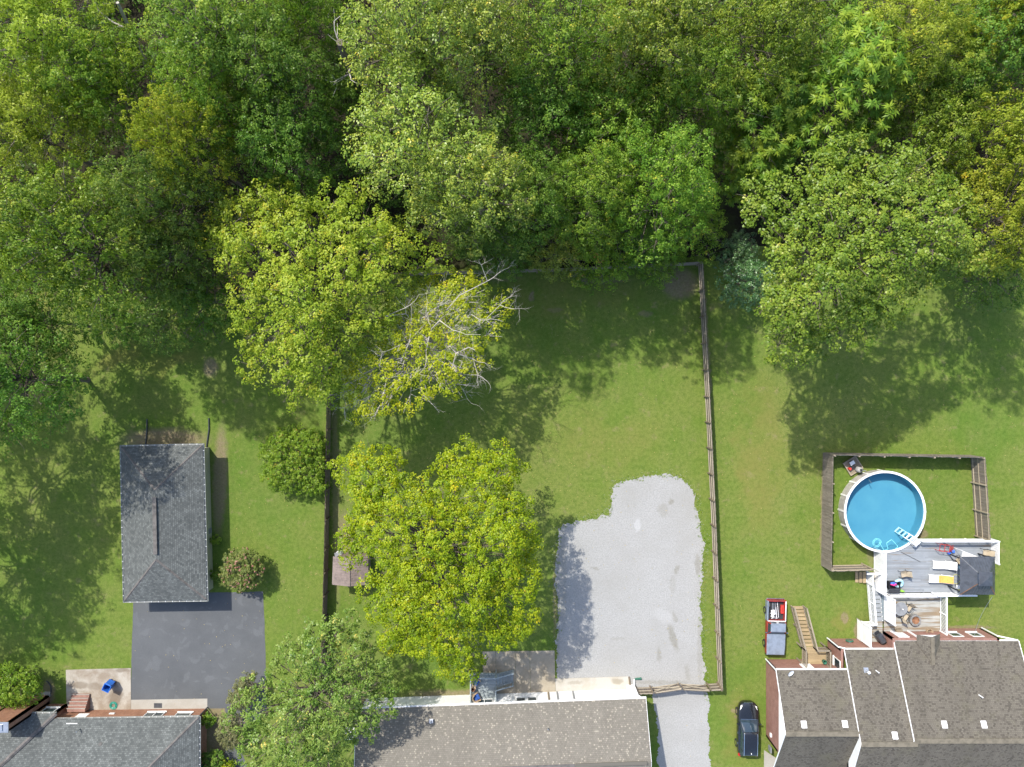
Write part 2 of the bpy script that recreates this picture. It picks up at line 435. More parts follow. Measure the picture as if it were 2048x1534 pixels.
def make_water():
    t = NT('pool_water'); p = t.coord('World')
    n = t.noise(p, 2.2, 4, 0.6)
    bp = t.new('ShaderNodeBump'); bp.inputs['Strength'].default_value = 0.12; bp.inputs['Distance'].default_value = 0.06; t.l.new(n, bp.inputs['Height'])
    tr = t.new('ShaderNodeBsdfTransparent'); tr.inputs[0].default_value = (0.70, 0.90, 0.96, 1)
    gl = t.new('ShaderNodeBsdfGlossy'); gl.inputs['Roughness'].default_value = 0.06; t.l.new(bp.outputs[0], gl.inputs['Normal'])
    fr = t.new('ShaderNodeFresnel'); fr.inputs[0].default_value = 1.33; t.l.new(bp.outputs[0], fr.inputs['Normal'])
    mx = t.new('ShaderNodeMixShader'); t.l.new(fr.outputs[0], mx.inputs[0]); t.l.new(tr.outputs[0], mx.inputs[1]); t.l.new(gl.outputs[0], mx.inputs[2])
    t.l.new(mx.outputs[0], t.out.inputs[0]); MATS['pool_water'] = t.m
    return t.m

def make_liner():
    t = NT('pool_liner'); p = t.coord('World')
    v = t.new('ShaderNodeTexVoronoi'); t.put(v.inputs['Vector'], p); v.inputs['Scale'].default_value = 3.2
    n = t.noise(p, 0.4, 4, 0.5); f = t.noise(p, 6, 4, 0.7)
    cc = t.ramp(n, [(0.3, (0.085, 0.245, 0.35)), (0.7, (0.145, 0.325, 0.40))])
    cc = t.mix(t.math('MULTIPLY', f, 0.35), cc, (0.18, 0.36, 0.43))
    return t.done(cc, 0.6, 0, 0.3)

def glassmat(name, c, rough=0.05):
    t = NT(name); return t.done(c, rough, 0.0, 0.9)

M = {}
M['lawn'] = make_lawn(); M['gravel'] = make_gravel(); M['asphalt'] = make_asphalt(); M['litter'] = make_litter()
M['concrete_l'] = make_concrete('stained_concrete', (0.36, 0.33, 0.28), (0.19, 0.145, 0.10), 0.75, patches=[pp(232, 1395, 14, 24, 30, .8), pp(160, 1370, 26, 8, 0, .6), pp(190, 1372, 20, 9, 0, .5), pp(245, 1340, 16, 6, 0, .7)])
M['concrete_c'] = make_concrete('patio_concrete', (0.33, 0.29, 0.225), (0.21, 0.17, 0.115), 0.6)
M['concrete_w'] = make_concrete('pale_concrete', (0.40, 0.38, 0.34), (0.30, 0.265, 0.20), 0.6, patches=[pp(1235, 1362, 14, 6, 0, .7), pp(1150, 1364, 18, 5, 0, .5)])
M['concrete_g'] = make_concrete('grey_concrete', (0.34, 0.325, 0.29), (0.26, 0.235, 0.195), 0.5)
M['roof_grey'] = shingles('grey_shingles', [(0.0, (0.076, 0.083, 0.081)), (0.45, (0.104, 0.112, 0.109)), (0.8, (0.130, 0.139, 0.134)), (1.0, (0.150, 0.160, 0.154))], 0.20, 0.15, (0.05, 0.052, 0.05), 0.35)
M['roof_tan'] = shingles('tan_shingles', [(0.0, (0.150, 0.138, 0.116)), (0.5, (0.172, 0.158, 0.134)), (0.88, (0.185, 0.170, 0.145)), (0.94, (0.27, 0.245, 0.20)), (1.0, (0.29, 0.265, 0.215))], 0.15, 0.15, (0.10, 0.092, 0.077), 0.2)
M['roof_brown'] = shingles('brown_shingles', [(0.0, (0.070, 0.062, 0.052)), (0.18, (0.090, 0.080, 0.066)), (0.36, (0.118, 0.106, 0.087)), (1.0, (0.134, 0.121, 0.099))], 0.17, 0.14, (0.07, 0.062, 0.051), 0.25, (0.125, 0.117, 0.075))
M['ridge_brown'] = paint('ridge_cap_shingle', (0.165, 0.145, 0.11), 0.9, dirt=0.25, spec=0.2)
M['ridge_grey'] = paint('grey_ridge_cap', (0.135, 0.125, 0.118), 0.9, dirt=0.3, spec=0.2)
M['brick_orange'] = bricks('orange_brick', (0.235, 0.105, 0.062), (0.33, 0.165, 0.098), (0.31, 0.255, 0.21))
M['brick_red'] = bricks('red_brick', (0.25, 0.122, 0.094), (0.32, 0.170, 0.132), (0.32, 0.245, 0.205))
M['siding_white'] = siding('white_siding', (0.80, 0.80, 0.79))
M['siding_tan'] = siding('tan_siding', (0.40, 0.39, 0.27))
M['white'] = paint('white_vinyl', (0.80, 0.80, 0.80), 0.4, dirt=0.07)
M['white_trim'] = paint('white_trim', (0.78, 0.78, 0.76), 0.45, dirt=0.12)
M['gutter_dark'] = paint('weathered_gutter', (0.36, 0.37, 0.35), 0.5, dirt=0.3)
M['inside_gutter'] = paint('gutter_inside', (0.10, 0.10, 0.095), 0.7, dirt=0.3)
M['fence_dark'] = wood('dark_fence_wood', (0.085, 0.062, 0.045), (0.16, 0.125, 0.09), axis='Y')
M['fence_wood'] = wood('weathered_fence_wood', (0.20, 0.165, 0.12), (0.36, 0.31, 0.235), axis='Y')
M['fence_picket'] = wood('weathered_picket', (0.13, 0.105, 0.085), (0.24, 0.205, 0.165), axis='Z')
M['rail_pale'] = wood('toplit_rail', (0.33, 0.285, 0.215), (0.48, 0.43, 0.34), axis='Y')  # light caught on the flat rail tops is put into this paler colour
M['rail_dark'] = wood('dark_rail', (0.16, 0.125, 0.085), (0.27, 0.22, 0.16), axis='Y')
M['pool_plank'] = wood('grey_fence_plank', (0.15, 0.125, 0.10), (0.30, 0.26, 0.215), axis='Z')
M['pool_rail'] = wood('pale_fence_rail', (0.34, 0.28, 0.20), (0.46, 0.40, 0.30), axis='Y')
M['tan_wood'] = wood('tan_stair_wood', (0.30, 0.22, 0.125), (0.46, 0.36, 0.21), axis='X')
M['grey_wood'] = wood('grey_stair_wood', (0.23, 0.19, 0.14), (0.36, 0.31, 0.23), axis='Y')
M['deck_blue'] = wood('grey_painted_deck', (0.235, 0.255, 0.275), (0.30, 0.32, 0.34), (0.20, 0.165, 0.13), axis='X', st=(0.60, 0.68))
M['deck_worn'] = wood('worn_white_deck', (0.33, 0.33, 0.305), (0.46, 0.46, 0.43), (0.22, 0.165, 0.105), axis='X', st=(0.46, 0.58))
M['deck_grey'] = wood('grey_deck_paint', (0.27, 0.31, 0.32), (0.36, 0.40, 0.41), axis='X')
M['skirt_blue'] = siding('grey_blue_skirting', (0.28, 0.34, 0.38), 0.15, True)
M['metal_roof'] = paint('charcoal_metal_roof', (0.085, 0.092, 0.105), 0.38, metal=0.35, dirt=0.25, spec=0.5)
M['rust'] = paint('rusty_seam', (0.25, 0.12, 0.06), 0.8, dirt=0.5, scale=6)
M['brown_metal'] = paint('brown_metal_roof', (0.20, 0.155, 0.135), 0.5, dirt=0.25)
M['black'] = paint('black_plastic', (0.018, 0.018, 0.02), 0.55, dirt=0.3)
M['dark_pipe'] = paint('black_corrugated_pipe', (0.035, 0.04, 0.045), 0.6, dirt=0.3)
M['galv'] = paint('galvanised_metal', (0.45, 0.47, 0.50), 0.35, metal=0.7, dirt=0.2)
M['grey'] = paint('grey_plastic', (0.22, 0.225, 0.23), 0.5)
M['stone_grey'] = paint('grey_stone', (0.23, 0.225, 0.215), 0.85, dirt=0.3, scale=5)
M['blue_bin'] = paint('blue_plastic', (0.02, 0.12, 0.46), 0.4, dirt=0.15)
M['blue_cushion'] = paint('blue_cushion', (0.035, 0.10, 0.36), 0.85, dirt=0.2, spec=0.2)
M['wicker'] = paint('tan_wicker', (0.42, 0.31, 0.20), 0.8, dirt=0.35, scale=12)
M['tan_fabric'] = paint('tan_sling_fabric', (0.42, 0.35, 0.25), 0.85, dirt=0.2, spec=0.2)
M['terracotta'] = paint('brown_clay', (0.22, 0.095, 0.05), 0.8, dirt=0.35, scale=8)
M['orange'] = paint('orange_towel', (0.70, 0.37, 0.10), 0.95, dirt=0.15, spec=0.1, scale=7)
M['pink'] = paint('pink_float', (0.72, 0.04, 0.22), 0.4)
M['lime'] = paint('lime_float', (0.30, 0.62, 0.06), 0.4)
M['aqua'] = paint('pale_blue_vinyl', (0.42, 0.66, 0.74), 0.35, dirt=0.25, scale=4)
M['red'] = paint('red_paint', (0.50, 0.045, 0.03), 0.4, dirt=0.25)
M['blue_toy'] = paint('bright_blue_plastic', (0.05, 0.17, 0.62), 0.4)
M['green_hose'] = paint('green_hose', (0.02, 0.22, 0.16), 0.45)
M['green_dark'] = paint('dark_green_plastic', (0.02, 0.12, 0.075), 0.5)
M['cyan_hose'] = paint('pale_cyan_hose', (0.25, 0.72, 0.74), 0.4)
M['yellow'] = paint('yellow_plastic', (0.62, 0.60, 0.10), 0.45)
M['mat_dark'] = paint('dark_rubber_mat', (0.06, 0.062, 0.07), 0.9)
M['window_frame'] = paint('window_frame', (0.72, 0.72, 0.70), 0.4, dirt=0.1)
M['pane'] = glassmat('window_glass', (0.03, 0.045, 0.05))
M['car_black'] = NT('black_car_paint').done((0.008, 0.009, 0.012), 0.16, 0.0, 0.6); M['car_black'].node_tree.nodes['Principled BSDF'].inputs['Coat Weight'].default_value = 0.6
M['car_glass'] = glassmat('car_glass', (0.02, 0.035, 0.05), 0.03)
M['chrome'] = paint('chrome', (0.75, 0.75, 0.76), 0.15, metal=1.0, dirt=0.1)
M['tyre'] = paint('tyre_rubber', (0.016, 0.016, 0.016), 0.9)
M['lamp_white'] = paint('headlamp_lens', (0.72, 0.72, 0.68), 0.15, dirt=0.1)
M['lamp_red'] = paint('tail_lamp', (0.42, 0.01, 0.012), 0.2)
M['truck_red'] = paint('faded_red_paint', (0.30, 0.035, 0.03), 0.4, dirt=0.3)
M['truck_grey'] = paint('faded_grey_blue_paint', (0.20, 0.235, 0.29), 0.38, dirt=0.2)
M['bed_dark'] = paint('dark_truck_bed', (0.03, 0.032, 0.036), 0.7, dirt=0.4)
M['water'] = make_water(); M['liner'] = make_liner()
M['pool_wall'] = paint('pool_wall_sheet', (0.42, 0.40, 0.37), 0.5, dirt=0.25)
M['bark'] = make_bark('grey_brown_bark', (0.07, 0.055, 0.042), (0.19, 0.16, 0.13))
M['bark_pale'] = make_bark('pale_bare_wood', (0.30, 0.27, 0.23), (0.52, 0.48, 0.42))
M['litter_leaf'] = paint('fallen_leaf', (0.42, 0.33, 0.12), 0.9, dirt=0.4, scale=3)
M['stone_white'] = paint('white_stone', (0.36, 0.355, 0.34), 0.9, dirt=0.3, scale=8)

# leaf colours by species
L = {}
L['maple_yellow'] = leafmat('yellow_green_maple_leaf', (0.090, 0.180, 0.008), (0.225, 0.320, 0.010), (0.385, 0.425, 0.014), (0.52, 0.42, 0.02))
L['maple_lime'] = leafmat('lime_maple_leaf', (0.126, 0.217, 0.017), (0.259, 0.350, 0.025), (0.406, 0.448, 0.049), (0.560, 0.462, 0.042))
L['sick_yellow'] = leafmat('yellowing_leaf', (0.160, 0.250, 0.012), (0.330, 0.395, 0.018), (0.500, 0.490, 0.022), (0.62, 0.46, 0.03))
L['oak'] = leafmat('oak_leaf', (0.064, 0.133, 0.011), (0.139, 0.225, 0.018), (0.258, 0.327, 0.038), (0.438, 0.428, 0.090), 0.3, 0.3)
L['pear'] = leafmat('pale_backed_leaf', (0.060, 0.130, 0.014), (0.135, 0.225, 0.028), (0.265, 0.335, 0.075), (0.52, 0.44, 0.09), 0.3, 0.35)
L['walnut'] = leafmat('walnut_leaf', (0.135, 0.227, 0.017), (0.248, 0.345, 0.026), (0.398, 0.470, 0.043), None)
L['poplar'] = leafmat('poplar_leaf', (0.092, 0.171, 0.015), (0.193, 0.275, 0.025), (0.331, 0.378, 0.050), (0.554, 0.460, 0.050), 0.28, 0.45)
L['green'] = leafmat('mid_green_leaf', (0.067, 0.154, 0.017), (0.146, 0.263, 0.026), (0.281, 0.381, 0.046), (0.541, 0.488, 0.058))
L['dark'] = leafmat('dark_green_leaf', (0.056, 0.124, 0.018), (0.106, 0.209, 0.025), (0.216, 0.319, 0.048), None)
L['bluish'] = leafmat('blue_green_leaf', (0.059, 0.126, 0.021), (0.120, 0.212, 0.035), (0.233, 0.315, 0.059), (0.467, 0.424, 0.083))
L['ailanthus'] = leafmat('fern_like_leaf', (0.078, 0.182, 0.019), (0.155, 0.291, 0.029), (0.319, 0.425, 0.042), None)
L['autumn'] = leafmat('turning_leaf', (0.120, 0.190, 0.016), (0.250, 0.310, 0.030), (0.400, 0.420, 0.050), (0.60, 0.46, 0.04))
L['holly'] = leafmat('holly_leaf', (0.027, 0.070, 0.017), (0.054, 0.132, 0.029), (0.117, 0.218, 0.058), None, 0.15, 0.8)
L['shrub'] = leafmat('shrub_leaf', (0.081, 0.176, 0.014), (0.162, 0.290, 0.022), (0.284, 0.392, 0.041), (0.459, 0.216, 0.068))
L['crape'] = leafmat('crape_myrtle_leaf', (0.090, 0.138, 0.030), (0.156, 0.198, 0.048), (0.264, 0.276, 0.084), (0.504, 0.240, 0.204))
L['olive'] = leafmat('olive_shrub_leaf', (0.092, 0.109, 0.040), (0.172, 0.184, 0.075), (0.276, 0.270, 0.127), (0.391, 0.287, 0.230))
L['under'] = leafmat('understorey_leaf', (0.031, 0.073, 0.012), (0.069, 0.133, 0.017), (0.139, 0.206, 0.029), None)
L['flower'] = leafmat('pink_flower', (0.36, 0.13, 0.14), (0.46, 0.20, 0.19), (0.55, 0.30, 0.25), None)

# ------------------------------------------------------------------ the setting: ground sheets
def ragged(pts, step=0.16, amp=0.14, seed=1, closed=True):
    """outline broken up by random noise at three scales"""
    r = np.random.default_rng(seed); out = []; nrs = []
    n = len(pts)
    for i in range(n if closed else n - 1):
        a = pts[i]; b = pts[(i + 1) % n]; d = (b - a); Ln = d.length
        k = max(1, int(Ln / step)); nr = Vector((-d.y, d.x, 0)).normalized() if Ln > 1e-6 else Vector((0, 0, 0))
        for j in range(k): out.append(a + d * (j / k)); nrs.append(nr)
    m = len(out); e = np.zeros(m)
    for sc, w in ((12, 0.75), (4, 0.5), (1, 0.4)):
        g_ = r.normal(size=m // sc + 3); e += w * np.interp(np.arange(m) / sc, np.arange(len(g_)), g_)
    return [p + q * float(x * amp) for p, q, x in zip(out, nrs, e)]

def sheet(name, pts, z, mat, thick=0.0, uv=False):
    mb = MB()
    if thick: mb.prism([(p.x, p.y) for p in pts], z - thick, z)
    else: mb.face([(p.x, p.y, z) for p in pts])
    # keep the outline anticlockwise so the sheet faces up
    o = mb.build(name, mat); o['kind'] = 'structure'
    me = o.data
    if not thick and me.polygons[0].normal.z < 0: me.flip_normals()
    return o

g = MB(); g.face([(-400, -400, 0), (400, -400, 0), (400, 400, 0), (-400, 400, 0)])
tag(g.build('lawn', M['lawn']), kind='structure')
# woodland floor behind the back fence and down the left side
wf = [P(*q) for q in [(-2500, -2600), (4500, -2600), (4500, 330), (2160, 520), (1960, 520), (1800, 470), (1600, 500), (1510, 490), (1460, 520), (1412, 516), (1200, 520), (960, 532),
                      (760, 545), (640, 560), (520, 590), (430, 600), (330, 590), (240, 600), (150, 560), (60, 590), (-200, 600), (-2500, 600)]]
sheet('woodland_floor', ragged(wf[:2], 40, 0, 3, False) + ragged(wf[1:], 0.5, 0.45, 4, False) + [wf[-1]], 0.004, M['litter'])
gp = [P(*q) for q in [(1111, 1383), (1113, 1310), (1115, 1230), (1111, 1160), (1113, 1100), (1116, 1058), (1140, 1049), (1165, 1041), (1195, 1034), (1203, 1026), (1217, 1031), (1222, 1005), (1224, 975),
                      (1236, 963), (1290, 953), (1335, 948), (1358, 954), (1374, 968), (1388, 988), (1393, 1012), (1400, 1042), (1403, 1060), (1409, 1083), (1408, 1110), (1404, 1150), (1402, 1200), (1405, 1250), (1406, 1300),
                      (1410, 1345), (1411, 1376), (1416, 1400), (1419, 1450), (1421, 1560), (1318, 1560), (1314, 1470), (1309, 1396), (1300, 1376), (1255, 1378)]]
sheet('gravel_pad', ragged(gp, 0.10, 0.12, 5), 0.012, M['gravel'])
ad = [P(*q) for q in [(268, 1180), (414, 1176), (420, 1184), (526, 1183), (529, 1260), (531, 1330), (533, 1420), (470, 1470), (520, 1600), (440, 1600), (452, 1480), (450, 1417), (416, 1417), (262, 1419), (264, 1300)]]
sheet('asphalt_driveway', ragged(ad, 0.3, 0.025, 6), 0.010, M['asphalt'])
sheet('garage_floor', [P(272, 905), P(412, 902), P(420, 1180), P(275, 1183)], 0.006, M['concrete_g'])
sheet('brick_house_patio', [P(132, 1339.5), P(262, 1336), P(262, 1421), P(134, 1423)], 0.035, M['concrete_l'], 0.06)
sheet('brick_house_walkway', [P(262.3, 1399.5), P(415, 1397), P(415, 1418), P(262.3, 1421)], 0.03, M['concrete_g'], 0.05)
# centre patio poured as slabs with open joints
for i, (a, b) in enumerate([(965, 991), (991.5, 1030), (1030.5, 1059), (1059.5, 1109)]):
    sheet('patio_slab', [P(a, 1303 - (a - 965) * .012), P(b, 1302.5 - (b - 965) * .012), P(b + 2, 1392), P(a + 2, 1394)], 0.03 + 0.003 * (i % 2), M['concrete_c'], 0.05)
sheet('house_walkway', [P(1110.5, 1357), P(1257, 1352.5), P(1259, 1388), P(1111.5, 1391)], 0.06, M['concrete_w'], 0.08)
sheet('parking_apron', [P(1528, 1500), P(1552, 1516), P(1552, 1600), P(1528, 1600)], 0.02, M['concrete_g'], 0.03)

# loose stones on and beside the gravel
def stones(name, n, polyline, spread, size, seed, mat, z=0.012):
    r = np.random.default_rng(seed); V_ = []; F_ = []
    seg = [(polyline[i], polyline[i + 1]) for i in range(len(polyline) - 1)]
    ln = np.array([(b - a).length for a, b in seg]); cs = np.cumsum(ln) / ln.sum()
    for _ in range(n):
        k = int(np.searchsorted(cs, r.random())); a, b = seg[min(k, len(seg) - 1)]
        p = a.lerp(b, r.random()); x = p.x + r.normal() * spread; y = p.y + r.normal() * spread; s = size * (0.5 + r.random())
        i = len(V_); ang = r.random() * 6
        for q in range(4): V_.append((x + s * math.cos(ang + q * 1.57) * (0.7 + .5 * r.random()), y + s * math.sin(ang + q * 1.57) * (0.7 + .5 * r.random()), z + 0.25 * s))
        V_.append((x, y, z + s * 0.8))
        F_ += [(i, i + 1, i + 4), (i + 1, i + 2, i + 4), (i + 2, i + 3, i + 4), (i + 3, i, i + 4), (i + 3, i + 2, i + 1, i)]
    me = bpy.data.meshes.new(name); me.from_pydata(V_, [], F_); me.materials.append(mat)
    o = bpy.data.objects.new(name, me); col.objects.link(o); o['kind'] = 'stuff'; o['label'] = 'loose white stones strayed along the edge of the gravel pad'; o['category'] = 'gravel'
    return o
stones('gravel_stones', 1700, gp[1:31] , 0.34, 0.02, 9, M['stone_white'])

def edge_weeds():
    r = np.random.default_rng(15); pl = gp[1:31]; Cs = []
    seg = list(zip(pl[:-1], pl[1:])); ln = np.array([(b - a).length for a, b in seg]); cs = np.cumsum(ln) / ln.sum()
    for _ in range(330):
        a, b = seg[min(int(np.searchsorted(cs, r.random())), len(seg) - 1)]; p = a.lerp(b, r.random()); o_ = r.normal(size=2) * .16
        k = int(r.integers(5, 14)); Cs.append(np.stack([p.x + o_[0] + r.normal(size=k) * .05, p.y + o_[1] + r.normal(size=k) * .05, .03 + .03 * r.random(k)], 1))
    C = np.concatenate(Cs); me = quads_mesh('edge_weeds', C, r.normal(size=C.shape) * .5 + [0, 0, 1], r.uniform(.05, .11, len(C)), r.uniform(.02, .045, len(C)), r.random(len(C)), r); me.materials.append(L['shrub'])
    o = bpy.data.objects.new('edge_weeds', me); col.objects.link(o); tag(o, 'small green weeds growing along the ragged edge of the gravel', 'weeds', kind='stuff')

# ------------------------------------------------------------------ trees
def quads_mesh(name, C, N, ln, wd, var, r, fold=0.18):
    """one leaf = one kite-shaped quad; arrays of centre, normal, length, width"""
    n = len(C); N = N / np.linalg.norm(N, axis=1, keepdims=True)
    T = r.normal(size=(n, 3)); T -= N * np.sum(T * N, 1, keepdims=True); T /= np.linalg.norm(T, axis=1, keepdims=True)
    return kite_mesh(name, C, N, T, ln, wd, var, fold)

def kite_mesh(name, C, N, T, ln, wd, var, fold=0.18):
    n = len(C); B = np.cross(N, T)
    ln = np.asarray(ln).reshape(-1, 1) * np.ones((n, 1)); wd = np.asarray(wd).reshape(-1, 1) * np.ones((n, 1))
    V_ = np.empty((n, 4, 3))
    V_[:, 0] = C - T * ln * .5; V_[:, 1] = C + B * wd * .5 + N * wd * fold - T * ln * .08; V_[:, 2] = C + T * ln * .5 - N * ln * .1; V_[:, 3] = C - B * wd * .5 + N * wd * fold - T * ln * .08
    me = bpy.data.meshes.new(name)
    me.vertices.add(n * 4); me.vertices.foreach_set('co', V_.ravel().astype(np.float32))
    me.loops.add(n * 4); me.loops.foreach_set('vertex_index', np.arange(n * 4, dtype=np.int32))
    me.polygons.add(n); me.polygons.foreach_set('loop_start', np.arange(0, n * 4, 4, dtype=np.int32))
    me.update(calc_edges=True)
    a = me.attributes.new('var', 'FLOAT', 'FACE'); a.data.foreach_set('value', np.clip(var, 0, 1).astype(np.float32))
    return me

def foliage(name, boughs, seed, dens=7.0, per=9, leaf=(0.20, 0.125), clump=0.30, under=-0.25, droop=0.0, style='leaf', sparse=1.0, flat=0.62, colour_var=0.55):
    """leaf clumps over the upper side of every bough (x,y,z,r); the leaves of a clump face up and outwards"""
    r = np.random.default_rng(seed)
    Cs = []; Ns = []; Vs = []; Ts = []
    for (bx, by, bz, br) in boughs:
        k = max(3, int(dens * br * br * 3.2 * sparse * r.uniform(0.75, 1.25)))
        d = r.normal(size=(k * 2, 3)); d /= np.linalg.norm(d, axis=1, keepdims=True); d = d[d[:, 2] > under][:k]; k = len(d)
        rad = br * (0.62 + 0.46 * r.random((k, 1)) ** 0.6)
        # lobed outline
        az = np.arctan2(d[:, 1], d[:, 0]); ph = r.uniform(0, 6.28, 3)
        lob = 1 + 0.16 * np.sin(3 * az + ph[0]) + 0.12 * np.sin(5 * az + ph[1]) + 0.08 * np.sin(9 * az + ph[2])
        c = d * rad * lob[:, None]; c[:, 2] = c[:, 2] * flat - droop * (c[:, 0] ** 2 + c[:, 1] ** 2) / max(br, .1) * 0.5
        c += np.array([bx, by, bz])
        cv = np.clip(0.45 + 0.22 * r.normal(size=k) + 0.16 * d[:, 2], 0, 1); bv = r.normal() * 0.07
        if style == 'rosette':
            m = per
            a = (np.arange(m)[None, :] / m * 6.283 + r.uniform(0, 6.28, (k, 1)) + r.normal(size=(k, m)) * 0.15)
            tilt = r.uniform(-0.55, 0.12, (k, m))
            T = np.stack([np.cos(a) * np.cos(tilt), np.sin(a) * np.cos(tilt), np.sin(tilt)], -1)
            ax = r.normal(size=(k, 3)) * 0.18 + d * 0.22 + np.array([0, 0, 1.0]); ax /= np.linalg.norm(ax, axis=1, keepdims=True)
            Nn = ax[:, None, :] - T * np.sum(T * ax[:, None, :], -1, keepdims=True); Nn /= np.linalg.norm(Nn, axis=-1, keepdims=True)
            LL = leaf[0] * r.uniform(0.7, 1.2, (k, m, 1))
            Cs.append((c[:, None, :] + T * LL * 0.55).reshape(-1, 3)); Ns.append(Nn.reshape(-1, 3)); Ts.append(T.reshape(-1, 3))
            Vs.append((cv[:, None] + bv + r.normal(size=(k, m)) * 0.1).ravel())
        else:
            # every clump is a small domed spray of its own size and tilt
            off = r.normal(size=(k, per, 3)); off /= np.linalg.norm(off, axis=2, keepdims=True); off[:, :, 2] = np.abs(off[:, :, 2]) * 0.9 - 0.18
            cs = clump * r.uniform(0.65, 1.45, (k, 1, 1))
            ax = d[:, None, :] * 0.35 + np.array([0, 0, 0.45])
            cc = c[:, None, :] + (off * r.uniform(0.45, 1.0, (k, per, 1)) ** 0.6 + ax * 0.3) * cs * np.array([1.15, 1.15, 0.8])
            nn = off * 0.55 + ax * 1.1 + r.normal(size=(k, per, 3)) * 0.30
            Cs.append(cc.reshape(-1, 3)); Ns.append(nn.reshape(-1, 3))
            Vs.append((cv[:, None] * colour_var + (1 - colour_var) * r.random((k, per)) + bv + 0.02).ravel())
    C = np.concatenate(Cs); N = np.concatenate(Ns); V_ = np.concatenate(Vs); n = len(C)
    sz = r.uniform(0.7, 1.3, n)
    if style == 'rosette':
        return kite_mesh(name, C, N, np.concatenate(Ts), leaf[0] * sz, leaf[1] * sz, V_, 0.1)
    return quads_mesh(name, C, N, leaf[0] * sz, leaf[1] * sz, V_, r)

def limb_path(a, b, r, k=4, wob=0.12, sag=0.15):
    a = Vector(a); b = Vector(b); Ln = (b - a).length; out = []
    for i in range(k + 1):
        t = i / k; p = a.lerp(b, t)
        p.z += sag * Ln * math.sin(t * math.pi) * 0.5
        if 0 < i < k: p += Vector((r.normal(), r.normal(), r.normal())) * wob * Ln * 0.25
        out.append(p)
    return out

def wood_frame(base, boughs, r, trunk_r, fork_z, twigs=4, twig_r=0.02, lean=None):
    """trunk, limbs to every bough and twigs inside it, as one mesh builder"""
    mb = MB(); base = Vector(base)
    bs = [Vector(b[:3]) for b in boughs]
    top = sum(bs, Vector((0, 0, 0))) / len(bs)
    fork = Vector((base.x + (top.x - base.x) * 0.35, base.y + (top.y - base.y) * 0.35, fork_z))
    mid = Vector((base.x * .75 + fork.x * .25, base.y * .75 + fork.y * .25, fork_z * 0.5))
    head = Vector((top.x, top.y, max(b.z for b in bs) - 0.6))
    mb.tube([base - Vector((0, 0, .15)), base + Vector((0, 0, 0.25)), mid, fork, fork.lerp(head, .5) + Vector((r.normal() * .2, r.normal() * .2, 0)), head],
            [trunk_r * 1.5, trunk_r * 1.12, trunk_r * .95, trunk_r * .8, trunk_r * .45, trunk_r * .12], 8)
    for b, bo in zip(bs, boughs):
        t = np.clip((b.z - fork.z) / max(head.z - fork.z, .1) * 0.6, 0.0, 0.75) * r.uniform(.6, 1)
        s = fork.lerp(head, float(t)); Ln = (b - s).length
        pth = limb_path(s, b, r, 4, 0.10, 0.10)
        rr = max(0.03, trunk_r * 0.34 * (1 - 0.5 * t))
        mb.tube(pth, [rr, rr * .8, rr * .6, rr * .4, rr * .25], 5, False)
        for q in range(twigs):
            e = b + Vector((r.normal(), r.normal(), r.normal() * .45 + .15)) * bo[3] * .55
            st = pth[3].lerp(pth[4], r.random())
            mb.tube([st, st.lerp(e, .5) + Vector((0, 0, .08)), e], [twig_r * 1.6, twig_r, twig_r * .5], 4, False)
    return mb

def ellipsoid_boughs(R, z0, z1, n, seed, br=(0.24, 0.36), squash=1.0):
    """boughs spread over the crown's shell (upper three quarters) plus a few inside"""
    r = np.random.default_rng(seed); out = []
    cz = z0 + (z1 - z0) * 0.42; hz = z1 - cz; lz = cz - z0
    ph = r.uniform(0, 6.28, 3)
    for i in range(n):
        t = (i + 0.5) / n; zz = 1 - 1.45 * t                 # from top down past the equator
        rho = math.sqrt(max(0.02, 1 - zz * zz)); a = i * 2.39996 + r.normal() * 0.25
        lob = 1 + 0.14 * math.sin(2 * a + ph[0]) + 0.12 * math.sin(3 * a + ph[1])
        q = R * r.uniform(0.70, 0.98) * lob
        b = R * r.uniform(*br)
        out.append((rho * q * math.cos(a), rho * q * math.sin(a) * squash, cz + (hz if zz > 0 else lz) * zz * r.uniform(0.82, 1.0) - b * .3, b))
    for i in range(max(3, n // 5)):
        a = r.uniform(0, 6.28); q = R * 0.4 * r.random()
        out.append((q * math.cos(a), q * math.sin(a), cz + hz * r.uniform(0, .6), R * 0.3))
    return out

class Proto: pass
def make_proto(name, R, z0, z1, n, seed, trunk_r=0.25, dens=1.75, per=24, leaf=(0.21, 0.14), clump=0.40, style='leaf', droop=0.0, br=(0.24, 0.36), sparse=1.0, flat=0.62):
    r = np.random.default_rng(seed); bo = ellipsoid_boughs(R, z0, z1, n, seed, br)
    p = Proto(); p.R = R; p.z1 = z1; p.zmid = z0 + (z1 - z0) * .55
    p.crown = foliage(name + '_crown', bo, seed, dens, per, leaf, clump, style=style, droop=droop, sparse=sparse, flat=flat)
    p.crown.materials.append(None)
    w = wood_frame((0, 0, 0), bo, r, trunk_r, z0 + 0.1 * (z1 - z0), 3)
    p.trunk = mesh_of(w, name + '_trunk', M['bark'])
    return p

def put_tree(proto, name, px, py, rpx, height, mat, label, rot=None, zs=None, cat='tree', group=None, rf=None, bark=None):
    """px,py: where the middle of the crown shows in the photo; the trunk stands below it"""
    sz = height / proto.z1; zc = proto.zmid * sz
    q = P(px, py, zc); R = rpx / F * (H - zc); s = R / proto.R
    t = thing(name, label, cat, (q.x, q.y, 0), group)
    rr = rnd.uniform(0, 6.28) if rot is None else rot
    for nm, me in (('trunk', proto.trunk), ('crown', proto.crown)):
        o = inst(nm, me, t, t.location, (0, 0, rr), (s, s, sz))
        o.material_slots[0].link = 'OBJECT'
        o.material_slots[0].material = mat if nm == 'crown' else (bark or M['bark'])
    return t

